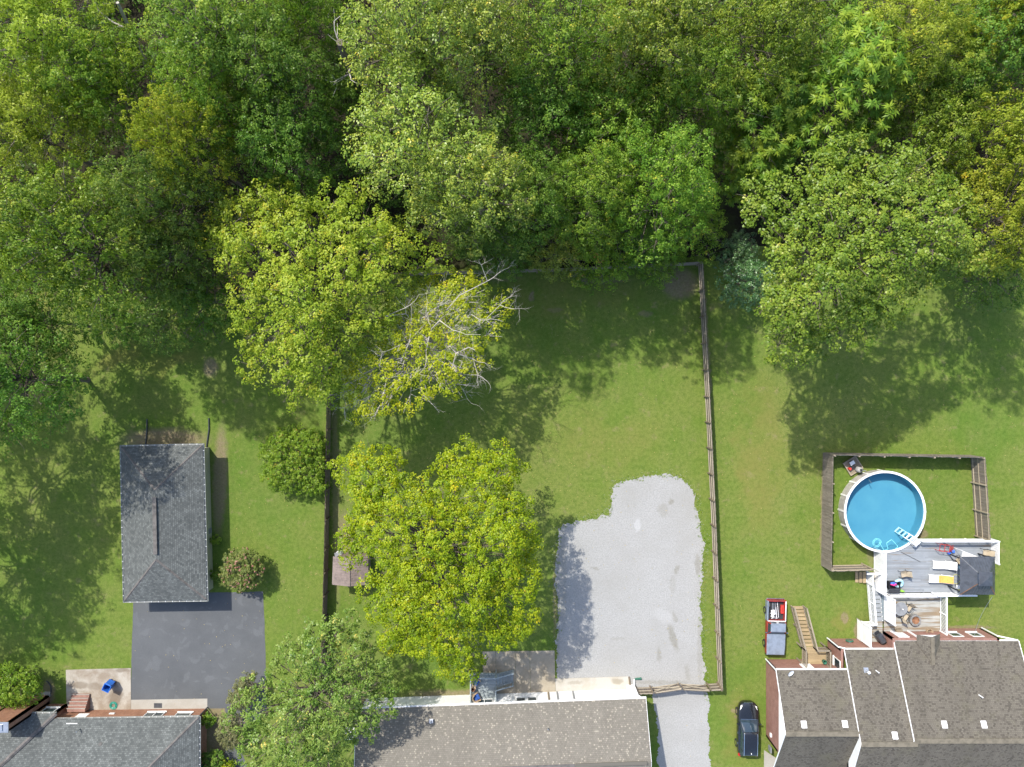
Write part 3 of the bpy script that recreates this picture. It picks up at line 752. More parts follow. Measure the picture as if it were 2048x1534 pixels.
def in_poly(x, y, poly):
    c = False; j = len(poly) - 1
    for i in range(len(poly)):
        xi, yi = poly[i]; xj, yj = poly[j]
        if (yi > y) != (yj > y) and x < (xj - xi) * (y - yi) / (yj - yi) + xi: c = not c
        j = i
    return c

def edge_dist(x, y, poly):
    d = 1e9
    for i in range(len(poly)):
        x1, y1 = poly[i]; x2, y2 = poly[(i + 1) % len(poly)]
        l2 = (x2 - x1) ** 2 + (y2 - y1) ** 2; t = max(0, min(1, ((x - x1) * (x2 - x1) + (y - y1) * (y2 - y1)) / l2))
        d = min(d, math.hypot(x - x1 - t * (x2 - x1), y - y1 - t * (y2 - y1)))
    return d

def outline_boughs(poly, zlo, zhi, br, n, seed, holes=(), dome=1.0):
    """boughs of a crown whose outline (photo pixels) is given; it domes up from zlo at the rim to zhi"""
    r = np.random.default_rng(seed); xs = [p[0] for p in poly]; ys = [p[1] for p in poly]; pts = []; out = []
    px_m = F / (H - (zlo + zhi) / 2); dm = max(edge_dist(x, y, poly) for x, y in [(r.uniform(min(xs), max(xs)), r.uniform(min(ys), max(ys))) for _ in range(600)] if in_poly(x, y, poly))
    tries = 0
    while len(out) < n and tries < 30000:
        tries += 1
        x = r.uniform(min(xs), max(xs)); y = r.uniform(min(ys), max(ys))
        if not in_poly(x, y, poly): continue
        if any(in_poly(x, y, h) for h in holes): continue
        e = edge_dist(x, y, poly); b = r.uniform(*br)
        if e < b * px_m * 0.55: continue
        sep = b * px_m * (1.0 if tries < 8000 else 0.75)
        if any((x - q[0]) ** 2 + (y - q[1]) ** 2 < sep * sep for q in pts): continue
        t = min(1.0, e / dm); z = zlo + (zhi - zlo) * math.sqrt(max(0, 1 - (1 - t) ** 2)) ** dome + r.normal() * min(0.75, (zhi - zlo) * 0.10) - b * 0.4
        pts.append((x, y)); w = P(x, y, z); out.append((w.x, w.y, z, b))
    return out

def own_tree(name, label, base_px, boughs, mat, seed, trunk_r, fork_z, bark='bark', cat='tree', extra=None, twigs=5, **kw):
    r = np.random.default_rng(seed)
    b = P(*base_px); t = thing(name, label, cat, (b.x, b.y, 0)); 
    mb = wood_frame((b.x, b.y, 0), boughs, r, trunk_r, fork_z, twigs, kw.pop('twig_r', 0.022))
    if extra: extra(mb, r)
    mb.build('trunk', M[bark], t)
    me = foliage(name + '_crown', boughs, seed, **kw); me.materials.append(mat)
    inst('crown', me, t, (0, 0, 0))
    return t

def bare_branch(mb, a, d, ln, rad, r, depth, spread=0.75, lift=0.05):
    a = Vector(a); d = Vector(d).normalized(); pts = [a]; dd = d.copy(); k = 4
    for i in range(k):
        dd = (dd + Vector((r.normal(), r.normal(), r.normal() * .6)) * 0.22 + Vector((0, 0, lift))).normalized()
        pts.append(pts[-1] + dd * ln / k)
    mb.tube(pts, [rad * (1 - .62 * i / k) for i in range(k + 1)], 5 if rad > .03 else 4, False)
    if depth <= 0: return
    for q in range(int(r.integers(3, 6))):
        i = int(r.integers(1, k + 1)); s = pts[i]
        nd = (dd + Vector((r.normal(), r.normal(), r.normal() * .5)) * spread).normalized()
        bare_branch(mb, s, nd, ln * r.uniform(.42, .68), rad * .45 * r.uniform(.7, 1), r, depth - 1, spread, lift)

# forest species, modelled once each and then set out as individuals
pr_round = make_proto('round_crown', 6.0, 5.0, 16.0, 46, 21)
pr_tall = make_proto('tall_crown', 5.5, 6.0, 21.0, 58, 22, leaf=(0.20, 0.13), br=(0.17, 0.28), dens=2.0)
pr_wide = make_proto('spreading_crown', 6.5, 5.0, 13.5, 48, 23, br=(0.20, 0.30))
pr_feather = make_proto('feathery_crown', 6.0, 7.0, 18.0, 40, 24, per=34, leaf=(0.26, 0.085), clump=0.46, dens=1.5, br=(0.24, 0.36))
pr_fern = make_proto('fern_leaf_crown', 5.5, 4.5, 14.5, 42, 25, per=12, leaf=(0.58, 0.15), style='rosette', dens=1.9, br=(0.24, 0.34), flat=0.7)
pr_small = make_proto('small_crown', 3.0, 0.6, 6.0, 30, 26, trunk_r=0.10, leaf=(0.17, 0.11), clump=0.27, dens=4.0, per=18, br=(0.26, 0.40))
pr_shrub = make_proto('shrub_crown', 1.6, 0.05, 2.4, 24, 27, trunk_r=0.05, leaf=(0.13, 0.085), clump=0.16, dens=7, per=16, br=(0.30, 0.45))

FOREST = [
 # px, py, r, height, proto, leaf, name, label
 (75, 60, 150, 18, pr_feather, 'walnut', 'walnut_tree', 'tall feathery light green walnut tree filling the top left corner'),
 (40, 255, 120, 15.5, pr_feather, 'walnut', 'walnut_tree', 'light yellow-green feathery tree at the left edge below the corner one'),
 (205, 165, 95, 16, pr_round, 'green', 'broadleaf_tree', 'shaded mid-green tree left of the dirt clearing in the wood'),
 (430, 70, 135, 20, pr_tall, 'green', 'broadleaf_tree', 'tall bright green tree right of the dirt clearing at the top'),
 (420, 205, 95, 17, pr_round, 'green', 'broadleaf_tree', 'green tree directly behind the golden-tipped locust in the left of the wood'),
 (555, 150, 115, 18, pr_round, 'dark', 'broadleaf_tree', 'dark green tree left of the broken brown snag'),
 (575, 290, 100, 15, pr_round, 'dark', 'broadleaf_tree', 'low dark green tree in the shade below the broken brown snag'),
 (365, 285, 95, 19, pr_wide, 'autumn', 'locust_tree', 'golden yellow-green locust with pale twigs showing, left of centre in the wood'),
 (135, 478, 150, 21, pr_wide, 'oak', 'oak_tree', 'wide olive-green oak along the left edge of the wood, above the left lawn'),
 (320, 400, 92, 19, pr_round, 'bluish', 'broadleaf_tree', 'blue-green tree with pale leaf tips right beside the olive-green oak'),
 (310, 505, 90, 15.5, pr_round, 'bluish', 'broadleaf_tree', 'lower blue-green tree hanging over the left lawn in front of the pale-tipped one'),
 (410, 600, 72, 9, pr_small, 'dark', 'broadleaf_tree', 'small dark green tree on the lawn edge touching the big lime maple'),
 (320, 640, 60, 5, pr_small, 'bluish', 'broadleaf_tree', 'drooping small dark tree overhanging the shaded left lawn above the garage'),
 (215, 625, 62, 5.5, pr_small, 'dark', 'broadleaf_tree', 'low dark shrubby tree at the lawn edge below the olive-green oak'),
 (50, 635, 90, 13, pr_round, 'dark', 'broadleaf_tree', 'dark green tree at the left edge of the picture above the left lawn'),
 (-8, 758, 128, 17, pr_round, 'dark', 'broadleaf_tree', 'lowest dark tree on the left edge, standing alone on the left lawn'),
 (690, 205, 62, 12, pr_round, 'dark', 'broadleaf_tree', 'low dark tree in the deep shade right below the broken brown snag'),
 (610, 25, 75, 17, pr_round, 'green', 'broadleaf_tree', 'mid-green tree at the top edge left of the broken snag'),
 (1330, 30, 60, 19, pr_round, 'green', 'broadleaf_tree', 'mid-green tree peeking over the top edge right of the middle'),
 (835, 90, 138, 23, pr_tall, 'poplar', 'poplar_tree', 'tallest pale olive poplar just right of the broken snag'),
 (960, 60, 120, 22, pr_tall, 'poplar', 'poplar_tree', 'tall pale poplar at the top edge, second of the pair right of the snag'),
 (850, 290, 140, 21, pr_tall, 'poplar', 'poplar_tree', 'broad olive-green poplar in front of the tall pair, above the yellow maple'),
 (945, 395, 118, 20.5, pr_tall, 'poplar', 'poplar_tree', 'yellow-flecked poplar above the left end of the back fence'),
 (1130, 90, 115, 21, pr_tall, 'green', 'broadleaf_tree', 'tall mid-green tree at the top edge near the middle of the wood'),
 (1290, 80, 125, 21, pr_round, 'poplar', 'broadleaf_tree', 'broad light green tree at the top of the wood, right of the middle'),
 (1370, 180, 100, 17, pr_round, 'green', 'broadleaf_tree', 'green tree left of the narrow dark gap in the right of the wood'),
 (1090, 230, 105, 15, pr_round, 'dark', 'broadleaf_tree', 'dark green tree in the shaded middle of the wood'),
 (1230, 260, 115, 15, pr_round, 'green', 'broadleaf_tree', 'mid-green tree in the shaded centre, just right of the darkest one'),
 (1080, 395, 90, 16, pr_round, 'dark', 'broadleaf_tree', 'low dark tree behind the left half of the back fence'),
 (1190, 385, 95, 17, pr_round, 'green', 'broadleaf_tree', 'low green tree behind the middle of the back fence'),
 (1330, 372, 110, 19, pr_round, 'green', 'broadleaf_tree', 'spreading green tree behind the right half of the back fence'),
 (975, 465, 72, 9, pr_round, 'bluish', 'broadleaf_tree', 'small blue-green tree behind the left end of the back fence'),
 (1115, 510, 50, 5.0, pr_small, 'poplar', 'broadleaf_tree', 'small bushy tree with drooping sprays against the back fence'),
 (1290, 465, 60, 6, pr_small, 'dark', 'broadleaf_tree', 'small dark tree crowding the back fence right of the round bush'),
 (1395, 455, 55, 6.5, pr_small, 'green', 'broadleaf_tree', 'small green tree leaning out over the right back corner of the fence'),
 (1210, 512, 60, 4.6, pr_small, 'shrub', 'bush', 'round dense green bush bulging over the middle of the back fence'),
 (1318, 522, 44, 4.0, pr_small, 'green', 'bush', 'dark bush spilling over the back fence beside the bare corner patch'),
 (1020, 512, 40, 3.8, pr_small, 'dark', 'bush', 'low dark bush pressed against the left end of the back fence'),
 (1540, 70, 110, 19, pr_round, 'oak', 'broadleaf_tree', 'olive-grey tree at the top edge right of the narrow dark gap'),
 (1535, 215, 110, 13.5, pr_fern, 'ailanthus', 'ailanthus_tree', 'darker fern-leaved tree at the left of the fern-leaved pair'),
 (1500, 330, 70, 9.5, pr_fern, 'ailanthus', 'ailanthus_tree', 'low fern-leaved tree beside the dark gap above the dark holly'),
 (1690, 160, 125, 16.5, pr_fern, 'ailanthus', 'ailanthus_tree', 'bright fern-leaved tree with star-like leaf sprays in the upper right wood'),
 (1810, 70, 115, 18, pr_feather, 'autumn', 'locust_tree', 'drooping yellow-olive feathery tree at the top right of the wood'),
 (1880, 160, 105, 15, pr_feather, 'oak', 'locust_tree', 'grey-olive drooping tree below the yellow-olive one in the upper right'),
 (1960, 110, 115, 16.5, pr_round, 'dark', 'broadleaf_tree', 'dark green tree behind the golden corner tree at the upper right'),
 (2040, 20, 85, 20, pr_wide, 'autumn', 'broadleaf_tree', 'golden-green tree in the top right corner'),
 (2020, 270, 105, 17, pr_wide, 'autumn', 'broadleaf_tree', 'golden-green tree on the right edge above the big spreading oak'),
 (2040, 430, 112, 20, pr_round, 'autumn', 'broadleaf_tree', 'yellow-tinged tree on the right edge beside the big spreading oak'),
 (1860, 270, 90, 14, pr_round, 'oak', 'broadleaf_tree', 'olive tree directly behind the big spreading oak'),
 (1990, 550, 66, 7, pr_small, 'bluish', 'broadleaf_tree', 'grey-green small tree at the right edge tucked under the golden trees'),
 (1492, 560, 50, 5.0, pr_small, 'holly', 'holly_tree', 'dark glossy holly left of the big spreading oak, outside the fence corner'),
 (1480, 500, 34, 4.0, pr_small, 'holly', 'holly_tree', 'smaller dark holly behind the glossy one by the fence corner'),
]
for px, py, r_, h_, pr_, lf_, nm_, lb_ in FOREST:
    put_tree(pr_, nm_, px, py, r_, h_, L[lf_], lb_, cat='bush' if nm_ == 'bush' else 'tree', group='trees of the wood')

# trees standing outside the picture on the left; only their shadows fall on the lawn
for i, (gx, gy, s_, h_) in enumerate([(-8, 850, 5.8, 17), (-45, 1020, 5.4, 16), (-60, 640, 5.6, 15), (-130, 1165, 4.4, 13)]):
    q = P(gx, gy); t = thing('broadleaf_tree', 'broadleaf tree outside the left edge whose shadow dapples the left lawn', 'tree', (q.x, q.y, 0), 'trees left of the picture')
    for nm, me in (('trunk', pr_wide.trunk), ('crown', pr_wide.crown)):
        o = inst(nm, me, t, t.location, (0, 0, i * 1.7), (s_ / 6.5, s_ / 6.5, h_ / 13.5)); o.material_slots[0].link = 'OBJECT'
        o.material_slots[0].material = L['green'] if nm == 'crown' else M['bark']

# understorey filling the wood below the trees: nobody could count it
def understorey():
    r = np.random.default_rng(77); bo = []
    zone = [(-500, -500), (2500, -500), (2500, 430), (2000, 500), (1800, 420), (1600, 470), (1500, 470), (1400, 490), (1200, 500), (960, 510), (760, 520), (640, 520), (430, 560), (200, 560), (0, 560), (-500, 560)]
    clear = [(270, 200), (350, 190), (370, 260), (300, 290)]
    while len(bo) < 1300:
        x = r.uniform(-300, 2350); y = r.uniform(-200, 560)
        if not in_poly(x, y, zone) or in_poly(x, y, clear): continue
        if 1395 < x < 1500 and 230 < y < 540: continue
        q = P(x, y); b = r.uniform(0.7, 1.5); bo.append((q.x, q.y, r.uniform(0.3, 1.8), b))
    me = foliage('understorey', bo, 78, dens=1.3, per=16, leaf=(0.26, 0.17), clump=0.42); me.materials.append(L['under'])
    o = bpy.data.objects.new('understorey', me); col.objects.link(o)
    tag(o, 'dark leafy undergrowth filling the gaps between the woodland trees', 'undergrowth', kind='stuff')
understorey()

# broken brown snag in the middle of the wood and the pale leaning trunk by the clearing
q0 = P(752, 260, 0); q1 = P(680, 84, 15.5)
t = thing('dead_snag', 'broken brown dead tree trunk sticking up between the tall trees', 'dead tree', q0)
mb = MB(); rr_ = np.random.default_rng(5)
mb.tube([q0 - Vector((0, 0, .2)), q0.lerp(q1, .3) , q0.lerp(q1, .7), q1], [.48, .42, .36, .28], 9); mb.build('trunk', M['bark'], t)
mb = MB()
for k, dd in enumerate([(-1, .15, .5), (-.7, -.6, .6), (.5, -.8, .4), (-.4, .6, .7)]):
    bare_branch(mb, q0.lerp(q1, .6 + .1 * k), dd, 2.2, .08, rr_, 1)
mb.build('branch', M['bark_pale'], t)
q0 = P(345, 245, 0); q1 = P(235, 5, 12.5)
t = thing('leaning_trunk', 'bare leaning brown trunk beside the dirt clearing in the upper left wood', 'dead tree', q0)
mb = MB(); mb.tube([q0 - Vector((0, 0, .2)), q0.lerp(q1, .4), q1], [.26, .22, .12], 8); bare_branch(mb, q0.lerp(q1, .8), (-.6, .5, .6), 2.5, .08, rr_, 2)
mb.build('trunk', M['bark_pale'], t)

# --- trees in the gardens, each with its own outline
O1 = [(455, 600), (440, 640), (470, 560), (430, 540), (420, 500), (400, 530), (395, 470), (430, 420), (480, 400), (530, 360), (590, 370), (640, 390), (700, 345), (740, 400), (800, 420), (860, 440), (900, 480), (900, 540),
      (840, 560), (800, 600), (790, 660), (740, 690), (700, 740), (690, 800), (640, 830), (610, 810), (560, 810), (520, 780), (480, 730), (480, 680), (450, 650)]
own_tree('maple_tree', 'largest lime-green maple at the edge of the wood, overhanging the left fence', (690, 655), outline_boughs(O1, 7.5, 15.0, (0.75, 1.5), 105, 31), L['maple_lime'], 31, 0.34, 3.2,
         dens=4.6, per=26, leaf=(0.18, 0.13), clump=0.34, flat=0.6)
O2 = [(700, 700), (740, 660), (790, 600), (840, 560), (880, 540), (930, 520), (980, 560), (1020, 590), (1020, 640), (980, 700), (960, 760), (900, 800), (850, 830), (790, 830), (740, 850), (700, 830), (680, 770)]
def bare_limbs(mb, r):
    hub = P(838, 695, 6.5)
    for (b, n, ln) in [((900, 600, 13), 5, 2.3), ((960, 640, 12.5), 5, 2.3), ((975, 562, 13), 6, 2.1), ((800, 620, 12.5), 4, 2.0), ((950, 700, 12), 4, 2.2), ((955, 750, 10.5), 4, 1.9), ((870, 795, 10), 4, 1.9),
                      ((925, 795, 9.5), 4, 1.7), ((760, 810, 10), 4, 1.9), ((800, 690, 12.5), 3, 2.2), ((1000, 610, 11.5), 4, 1.9), ((665, 790, 9), 4, 1.7), ((640, 780, 9.5), 3, 1.6), ((690, 815, 9), 3, 1.5), ((905, 660, 13.5), 5, 2.2)]:
        B = P(*b); A = hub + Vector((r.normal(), r.normal(), r.normal() * .6)) * 0.7 + (B - hub) * r.uniform(0, .3)
        pth = limb_path(A, B, r, 6, .34, .12); mb.tube(pth, [.075, .068, .06, .052, .044, .034, .02], 5, False)
        for k in range(n):
            i = int(r.integers(2, 7)); d = (pth[i] - pth[i - 1]).normalized()
            bare_branch(mb, pth[i], d + Vector((r.normal(), r.normal(), r.normal() * .3)) * .7, ln * r.uniform(.6, 1.1), .028, r, 2, 0.85, 0.02)
own_tree('dying_maple_tree', 'half-dead yellowing maple with bare pale branches in front of the lime maple', (835, 690), outline_boughs(O2, 7.8, 11.6, (0.55, 1.0), 95, 32), L['sick_yellow'], 32, 0.15, 3.0,
         bark='bark_pale', extra=bare_limbs, dens=4.6, per=20, leaf=(0.16, 0.12), clump=0.28, sparse=1.0, flat=0.6)
O3 = [(655, 960), (665, 930), (700, 915), (720, 890), (770, 885), (800, 900), (805, 945), (830, 960), (870, 930), (890, 890), (930, 885), (960, 905), (1000, 885), (1025, 900), (1050, 920), (1045, 980), (1070, 1010), (1080, 1070),
      (1075, 1120), (1085, 1160), (1075, 1200), (1075, 1250), (1040, 1290), (1000, 1300), (970, 1310), (975, 1350), (930, 1360), (880, 1350), (830, 1325), (800, 1320), (750, 1290), (730, 1230), (710, 1190), (715, 1150), (680, 1110), (665, 1070), (690, 1040), (700, 1010), (670, 1000)]
h3 = [[(855, 1160), (880, 1165), (890, 1200), (870, 1210), (850, 1195)], [(900, 1220), (925, 1230), (925, 1290), (905, 1290), (890, 1250)], [(775, 985), (815, 985), (815, 1005), (770, 1000)]]
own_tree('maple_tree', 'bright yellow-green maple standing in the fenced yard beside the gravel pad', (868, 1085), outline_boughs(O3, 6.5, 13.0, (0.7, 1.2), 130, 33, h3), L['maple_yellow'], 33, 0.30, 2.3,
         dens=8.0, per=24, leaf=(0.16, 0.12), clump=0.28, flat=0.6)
O4 = [(455, 1430), (480, 1390), (500, 1350), (540, 1310), (580, 1270), (620, 1250), (650, 1215), (690, 1210), (730, 1230), (745, 1270), (765, 1310), (790, 1350), (800, 1390), (790, 1430), (770, 1470), (735, 1490), (700, 1480), (690, 1530), (690, 1600), (520, 1640), (470, 1540), (480, 1500), (470, 1470)]
own_tree('pear_tree', 'round green tree with pale and yellow leaves between the driveway and the grey-tan roof', (640, 1340), outline_boughs(O4, 4.5, 10.0, (0.75, 1.3), 78, 34), L['pear'], 34, 0.22, 1.8,
         dens=5.4, per=22, leaf=(0.18, 0.115), clump=0.27, flat=0.65)
O5 = [(1480, 420), (1500, 370), (1560, 360), (1600, 330), (1640, 290), (1700, 270), (1760, 300), (1830, 300), (1890, 330), (1930, 380), (1960, 440), (1975, 500), (1930, 560), (1870, 560), (1830, 600), (1800, 640), (1760, 650), (1760, 690), (1700, 700),
      (1650, 690), (1640, 730), (1600, 745), (1590, 720), (1540, 720), (1525, 690), (1530, 640), (1510, 590), (1525, 540), (1530, 480)]
own_tree('oak_tree', 'big spreading oak with pale-tipped leaves overhanging the right-hand lawn', (1590, 570), outline_boughs(O5, 11.0, 18.5, (0.95, 1.6), 95, 35), L['oak'], 35, 0.40, 3.0,
         dens=3.8, per=24, leaf=(0.20, 0.135), clump=0.35, flat=0.6)
O6 = [(425, 440), (430, 400), (470, 380), (520, 370), (560, 390), (590, 430), (560, 480), (500, 500), (450, 520), (400, 520), (395, 470)]
own_tree('locust_tree', 'yellow-green tree with drooping branches behind the largest lime-green maple', (530, 520), outline_boughs(O6, 7, 13, (0.8, 1.4), 22, 36), L['maple_lime'], 36, 0.2, 3.5,
         dens=2.2, per=24, leaf=(0.19, 0.13), clump=0.34)
# garden shrubs
def bush(name, label, px, py, r_, h_, lf, seed, n=34, poly=None, leaf=(0.13, 0.085), cat='bush', flower=None):
    b = outline_boughs(poly or [(px + r_ * math.cos(a) * rnd.uniform(.9, 1.05), py + r_ * math.sin(a) * rnd.uniform(.9, 1.05)) for a in np.linspace(0, 6.0, 14)], h_ * .25, h_, (0.28 if h_ < 3 else .4, 0.5 if h_ < 3 else .75), n, seed)
    q = P(px, py, h_ * .5); t = thing(name, label, cat, (q.x, q.y, 0)); r = np.random.default_rng(seed)
    wood_frame((q.x, q.y, 0), b, r, 0.06, h_ * .18, 3, .012).build('trunk', M['bark'], t)
    me = foliage(name + '_crown', b, seed, 24 if h_ < 3 else 12, 16, leaf, 0.13 if h_ < 3 else .2, under=-.45, flat=0.8); me.materials.append(L[lf]); inst('crown', me, t, (0, 0, 0))
    if flower:
        me = foliage(name + '_flowers', [x for x in b if r.random() < .7], seed + 1, 3.2, 9, (0.10, 0.08), .07, under=-.1, flat=.9); me.materials.append(L[flower]); inst('flowers', me, t, (0, 0, 0))['kind'] = 'stuff'
    return t
bush('garden_bush', 'large rounded bright green bush against the left fence', 585, 925, 62, 2.7, 'shrub', 41, 130,
     [(520, 905), (530, 870), (560, 855), (600, 850), (640, 860), (655, 880), (655, 985), (630, 992), (590, 990), (550, 985), (525, 960)])
bush('crape_myrtle', 'small pink-flowered crape myrtle beside the asphalt driveway', 482, 1140, 46, 2.6, 'crape', 42, 60, flower='flower')
bush('evergreen_bush', 'large bright green evergreen bush at the left edge by the brick chimney', 30, 1376, 62, 3.6, 'shrub', 43, 95,
     [(-60, 1340), (-20, 1325), (30, 1328), (65, 1335), (85, 1365), (82, 1395), (60, 1408), (20, 1420), (-40, 1420)], (0.16, 0.08))
bush('olive_bush', 'straggly olive-grey shrub with pinkish tips at the corner of the driveway', 478, 1385, 34, 2.4, 'olive', 44, 40, [(452, 1410), (462, 1380), (482, 1350), (510, 1345), (515, 1380), (490, 1420)])
bush('olive_bush', 'dusty olive shrub beside the right end of the brick house', 455, 1455, 30, 2.2, 'olive', 45, 40, [(432, 1470), (440, 1435), (465, 1420), (485, 1440), (485, 1490), (455, 1500)])
bush('foundation_shrub', 'dark green shrub against the right end wall of the brick house', 417, 1440, 13, 1.2, 'green', 46, 10)
bush('foundation_shrub', 'dark green shrub at the bottom edge by the brick house corner', 425, 1522, 22, 1.6, 'dark', 47, 14)
bush('lime_shrub', 'vivid lime-green low shrub at the bottom edge beside the brick house', 452, 1538, 20, 1.2, 'maple_yellow', 48, 14)
bush('foundation_shrub', 'tiny green plant beside the right wall of the garage', 431, 1082, 9, 0.7, 'shrub', 49, 6)
bush('foundation_shrub', 'tiny dark plant beside the front right corner of the garage', 430, 1150, 8, 0.7, 'green', 50, 6)

edge_weeds()
# fallen leaves on the lawn
r = np.random.default_rng(91); n = 5200
zx = r.uniform(0, 2048, n); zy = r.uniform(540, 1534, n)
w = np.exp(-(((zx - 870) / 330) ** 2 + ((zy - 900) / 330) ** 2)) + 0.25 + np.exp(-(((zx - 1750) / 250) ** 2 + ((zy - 750) / 120) ** 2))
k = r.random(n) < w; zx, zy = zx[k], zy[k]
C = np.stack([(zx - 1024) / F * H, (767 - zy) / F * H, np.full(len(zx), 0.03)], 1)
me = quads_mesh('fallen_leaves', C, r.normal(size=C.shape) * .25 + [0, 0, 1], r.uniform(.05, .12, len(C)), r.uniform(.04, .08, len(C)), r.random(len(C)), r); me.materials.append(M['litter_leaf'])
o = bpy.data.objects.new('fallen_leaves', me); col.objects.link(o); tag(o, 'yellow fallen leaves scattered over the lawns', 'fallen leaves', kind='stuff')

# ------------------------------------------------------------------ fences
def fence_post_mesh(w, h, mat, name): return mesh_of(MB().box((0, 0, h / 2), (w, w, h)).box((0, 0, h + .012), (w * .8, w * .8, .03)), name, mat)

def picket_fence(name, label, tops, h, ztop_px, mats, inner, post_sp=2.4, pick_w=0.135, pitch=0.155, jit=0.02, seed=1, group='wooden fences round the yard', rails=(0.25, 0.85, 1.45)):
    """tops: photo pixels of the fence's top edge; rails and posts on the inner side (+1: left of the run)"""
    r = np.random.default_rng(seed); pts = [P(x, y, ztop_px) for x, y in tops]
    pts = [Vector((p.x, p.y, 0)) for p in pts]
    t = thing(name, label, 'fence', pts[0], group)
    pm = mesh_of(MB().box((0, 0, h / 2), (pick_w, 0.022, h)), name + '_picket', mats[0])
    po = fence_post_mesh(0.10, h + 0.03, mats[1], name + '_post')
    for a, b in zip(pts[:-1], pts[1:]):
        d = b - a; Ln = d.length; d = d / Ln; ang = math.atan2(d.y, d.x); nr = Vector((-d.y, d.x, 0)) * inner
        n = max(1, round(Ln / post_sp))
        for i in range(n + (1 if b == pts[-1] else 0)):
            inst('post', po, t, a + d * (Ln * i / n) + nr * 0.115, (0, 0, ang + r.normal() * .03), (1, 1, 1 + r.normal() * jit))
        for z in rails:
            for i in range(n):
                p0 = a + d * (Ln * i / n + .003) + nr * 0.036; p1 = a + d * (Ln * (i + 1) / n - .003) + nr * 0.036
                MB().beam(p0 + Vector((0, 0, z + r.normal() * .012)), p1 + Vector((0, 0, z + r.normal() * .012)), 0.045, 0.09).build('rail', mats[2], t)
        k = int(Ln / pitch)
        for i in range(k):
            p = a + d * ((i + .5) * Ln / k)
            inst('picket', pm, t, p, (r.normal() * .006, 0, ang + r.normal() * .01), (1, 1, 1 + r.normal() * jit))
    return t

FR = (M['fence_picket'], M['rail_dark'], M['rail_pale'])
picket_fence('picket_fence', 'long weathered picket fence on the right of the yard beside the gravel pad', [(1406, 524), (1420, 793), (1433, 1054), (1446, 1381)], 1.6, 1.6, FR, -1, seed=1)
picket_fence('picket_fence', 'picket fence across the back of the yard below the wood', [(820, 545), (965, 541), (1130, 536), (1402, 523.5)], 1.6, 1.6, FR, -1, seed=2)
FD = (M['fence_dark'], M['fence_dark'], M['rail_dark'])
picket_fence('picket_fence', 'dark weathered picket fence on the left of the yard beside the rounded bush', [(655, 690), (652, 860), (648, 1100), (644.5, 1240), (641, 1400)], 1.6, 1.6, FD, 1, seed=3)
picket_fence('picket_fence', 'short picket fence piece between the white house corner and the gate', [(1277, 1389), (1306, 1388)], 1.5, 1.5, FR, 1, seed=4, post_sp=1.3)
picket_fence('picket_fence', 'short picket fence piece between the gate and the front right corner', [(1422.5, 1382.5), (1444, 1381)], 1.6, 1.6, FR, 1, seed=5, post_sp=1.0)
def gate_leaf(label, a, b, flip, seed):
    r = np.random.default_rng(seed); h = 1.5
    a = P(*a, h); b = P(*b, h); a.z = b.z = 0; t = thing('driveway_gate', label, 'gate', a, 'gate leaves across the gravel drive')
    d = b - a; Ln = d.length; d.normalize(); ang = math.atan2(d.y, d.x); nr = Vector((-d.y, d.x, 0))
    pm = mesh_of(MB().box((0, 0, h / 2), (.13, .02, h - .1)), 'gate_picket', M['fence_picket'])
    n = int(Ln / .15)
    for i in range(n): inst('picket', pm, t, a + d * ((i + .5) * Ln / n) + Vector((0, 0, .08)), (0, 0, ang))
    for z in (.28, .82, 1.4): MB().beam(a + nr * .04 + Vector((0, 0, z)), b + nr * .04 + Vector((0, 0, z)), .045, .09).build('rail', M['rail_pale'], t)
    for z0, z1, of in ((.30, 1.38, .088), (1.38, .30, .125)): MB().beam(a + nr * of + Vector((0, 0, z0)), b + nr * of + Vector((0, 0, z1)), .035, .075).build('brace', M['rail_pale'], t)
    for p in (a + d * .05, b - d * .05): MB().beam(p + nr * .045 + Vector((0, 0, .06)), p + nr * .045 + Vector((0, 0, h + .02)), .085, .05).build('stile', M['rail_dark'], t)
    hp = a if flip else b
    MB().box((hp.x + nr.x * .09, hp.y + nr.y * .09, 1.0), (.1, .07, .06), ang).build('hinge', M['black'], t)
gate_leaf('left leaf of the wooden drive gate, slightly ajar towards the gravel pad', (1309.5, 1387.5), (1364.5, 1379.5), True, 6)
gate_leaf('right leaf of the wooden drive gate beside the front right fence corner', (1367, 1380.5), (1420, 1383), False, 7)

# grey plank fence round the swimming pool
def plank_fence(label, a, b, h, rails_side, seed, pitch=0.145, brace=False):
    r = np.random.default_rng(seed); a = Vector((a.x, a.y, 0)); b = Vector((b.x, b.y, 0))
    t = thing('plank_fence', label, 'fence', a, 'grey plank fences round the pool'); d = b - a; Ln = d.length; d.normalize(); ang = math.atan2(d.y, d.x); nr = Vector((-d.y, d.x, 0)) * rails_side
    pm = mesh_of(MB().box((0, 0, h / 2), (pitch * .94, .022, h)), 'fence_plank', M['pool_plank']); n = int(Ln / pitch)
    for i in range(n): inst('plank', pm, t, a + d * ((i + .5) * Ln / n), (r.normal() * .008, 0, ang), (1, 1, 1 + r.normal() * .012))
    k = max(1, round(Ln / 2.4)); po = fence_post_mesh(.1, h, M['pool_rail'], 'fence_post')
    for i in range(k + 1): inst('post', po, t, a + d * min(max(Ln * i / k, .06), Ln - .06) + nr * .116, (0, 0, ang))
    for z in (.3, h * .5, h - .15):
        MB().beam(a + nr * .038 + Vector((0, 0, z)), b + nr * .038 + Vector((0, 0, z)), .05, .09).build('rail', M['pool_rail'], t)
    return t
fa = P(1646, 905); fb = P(1642.5, 1131); fc_ = P(1941, 910); fd_ = P(1951, 1072)
fe = P(1724, 1129)
plank_fence('grey plank fence along the left side of the pool enclosure', fa, fb, 2.1, 1, 11)
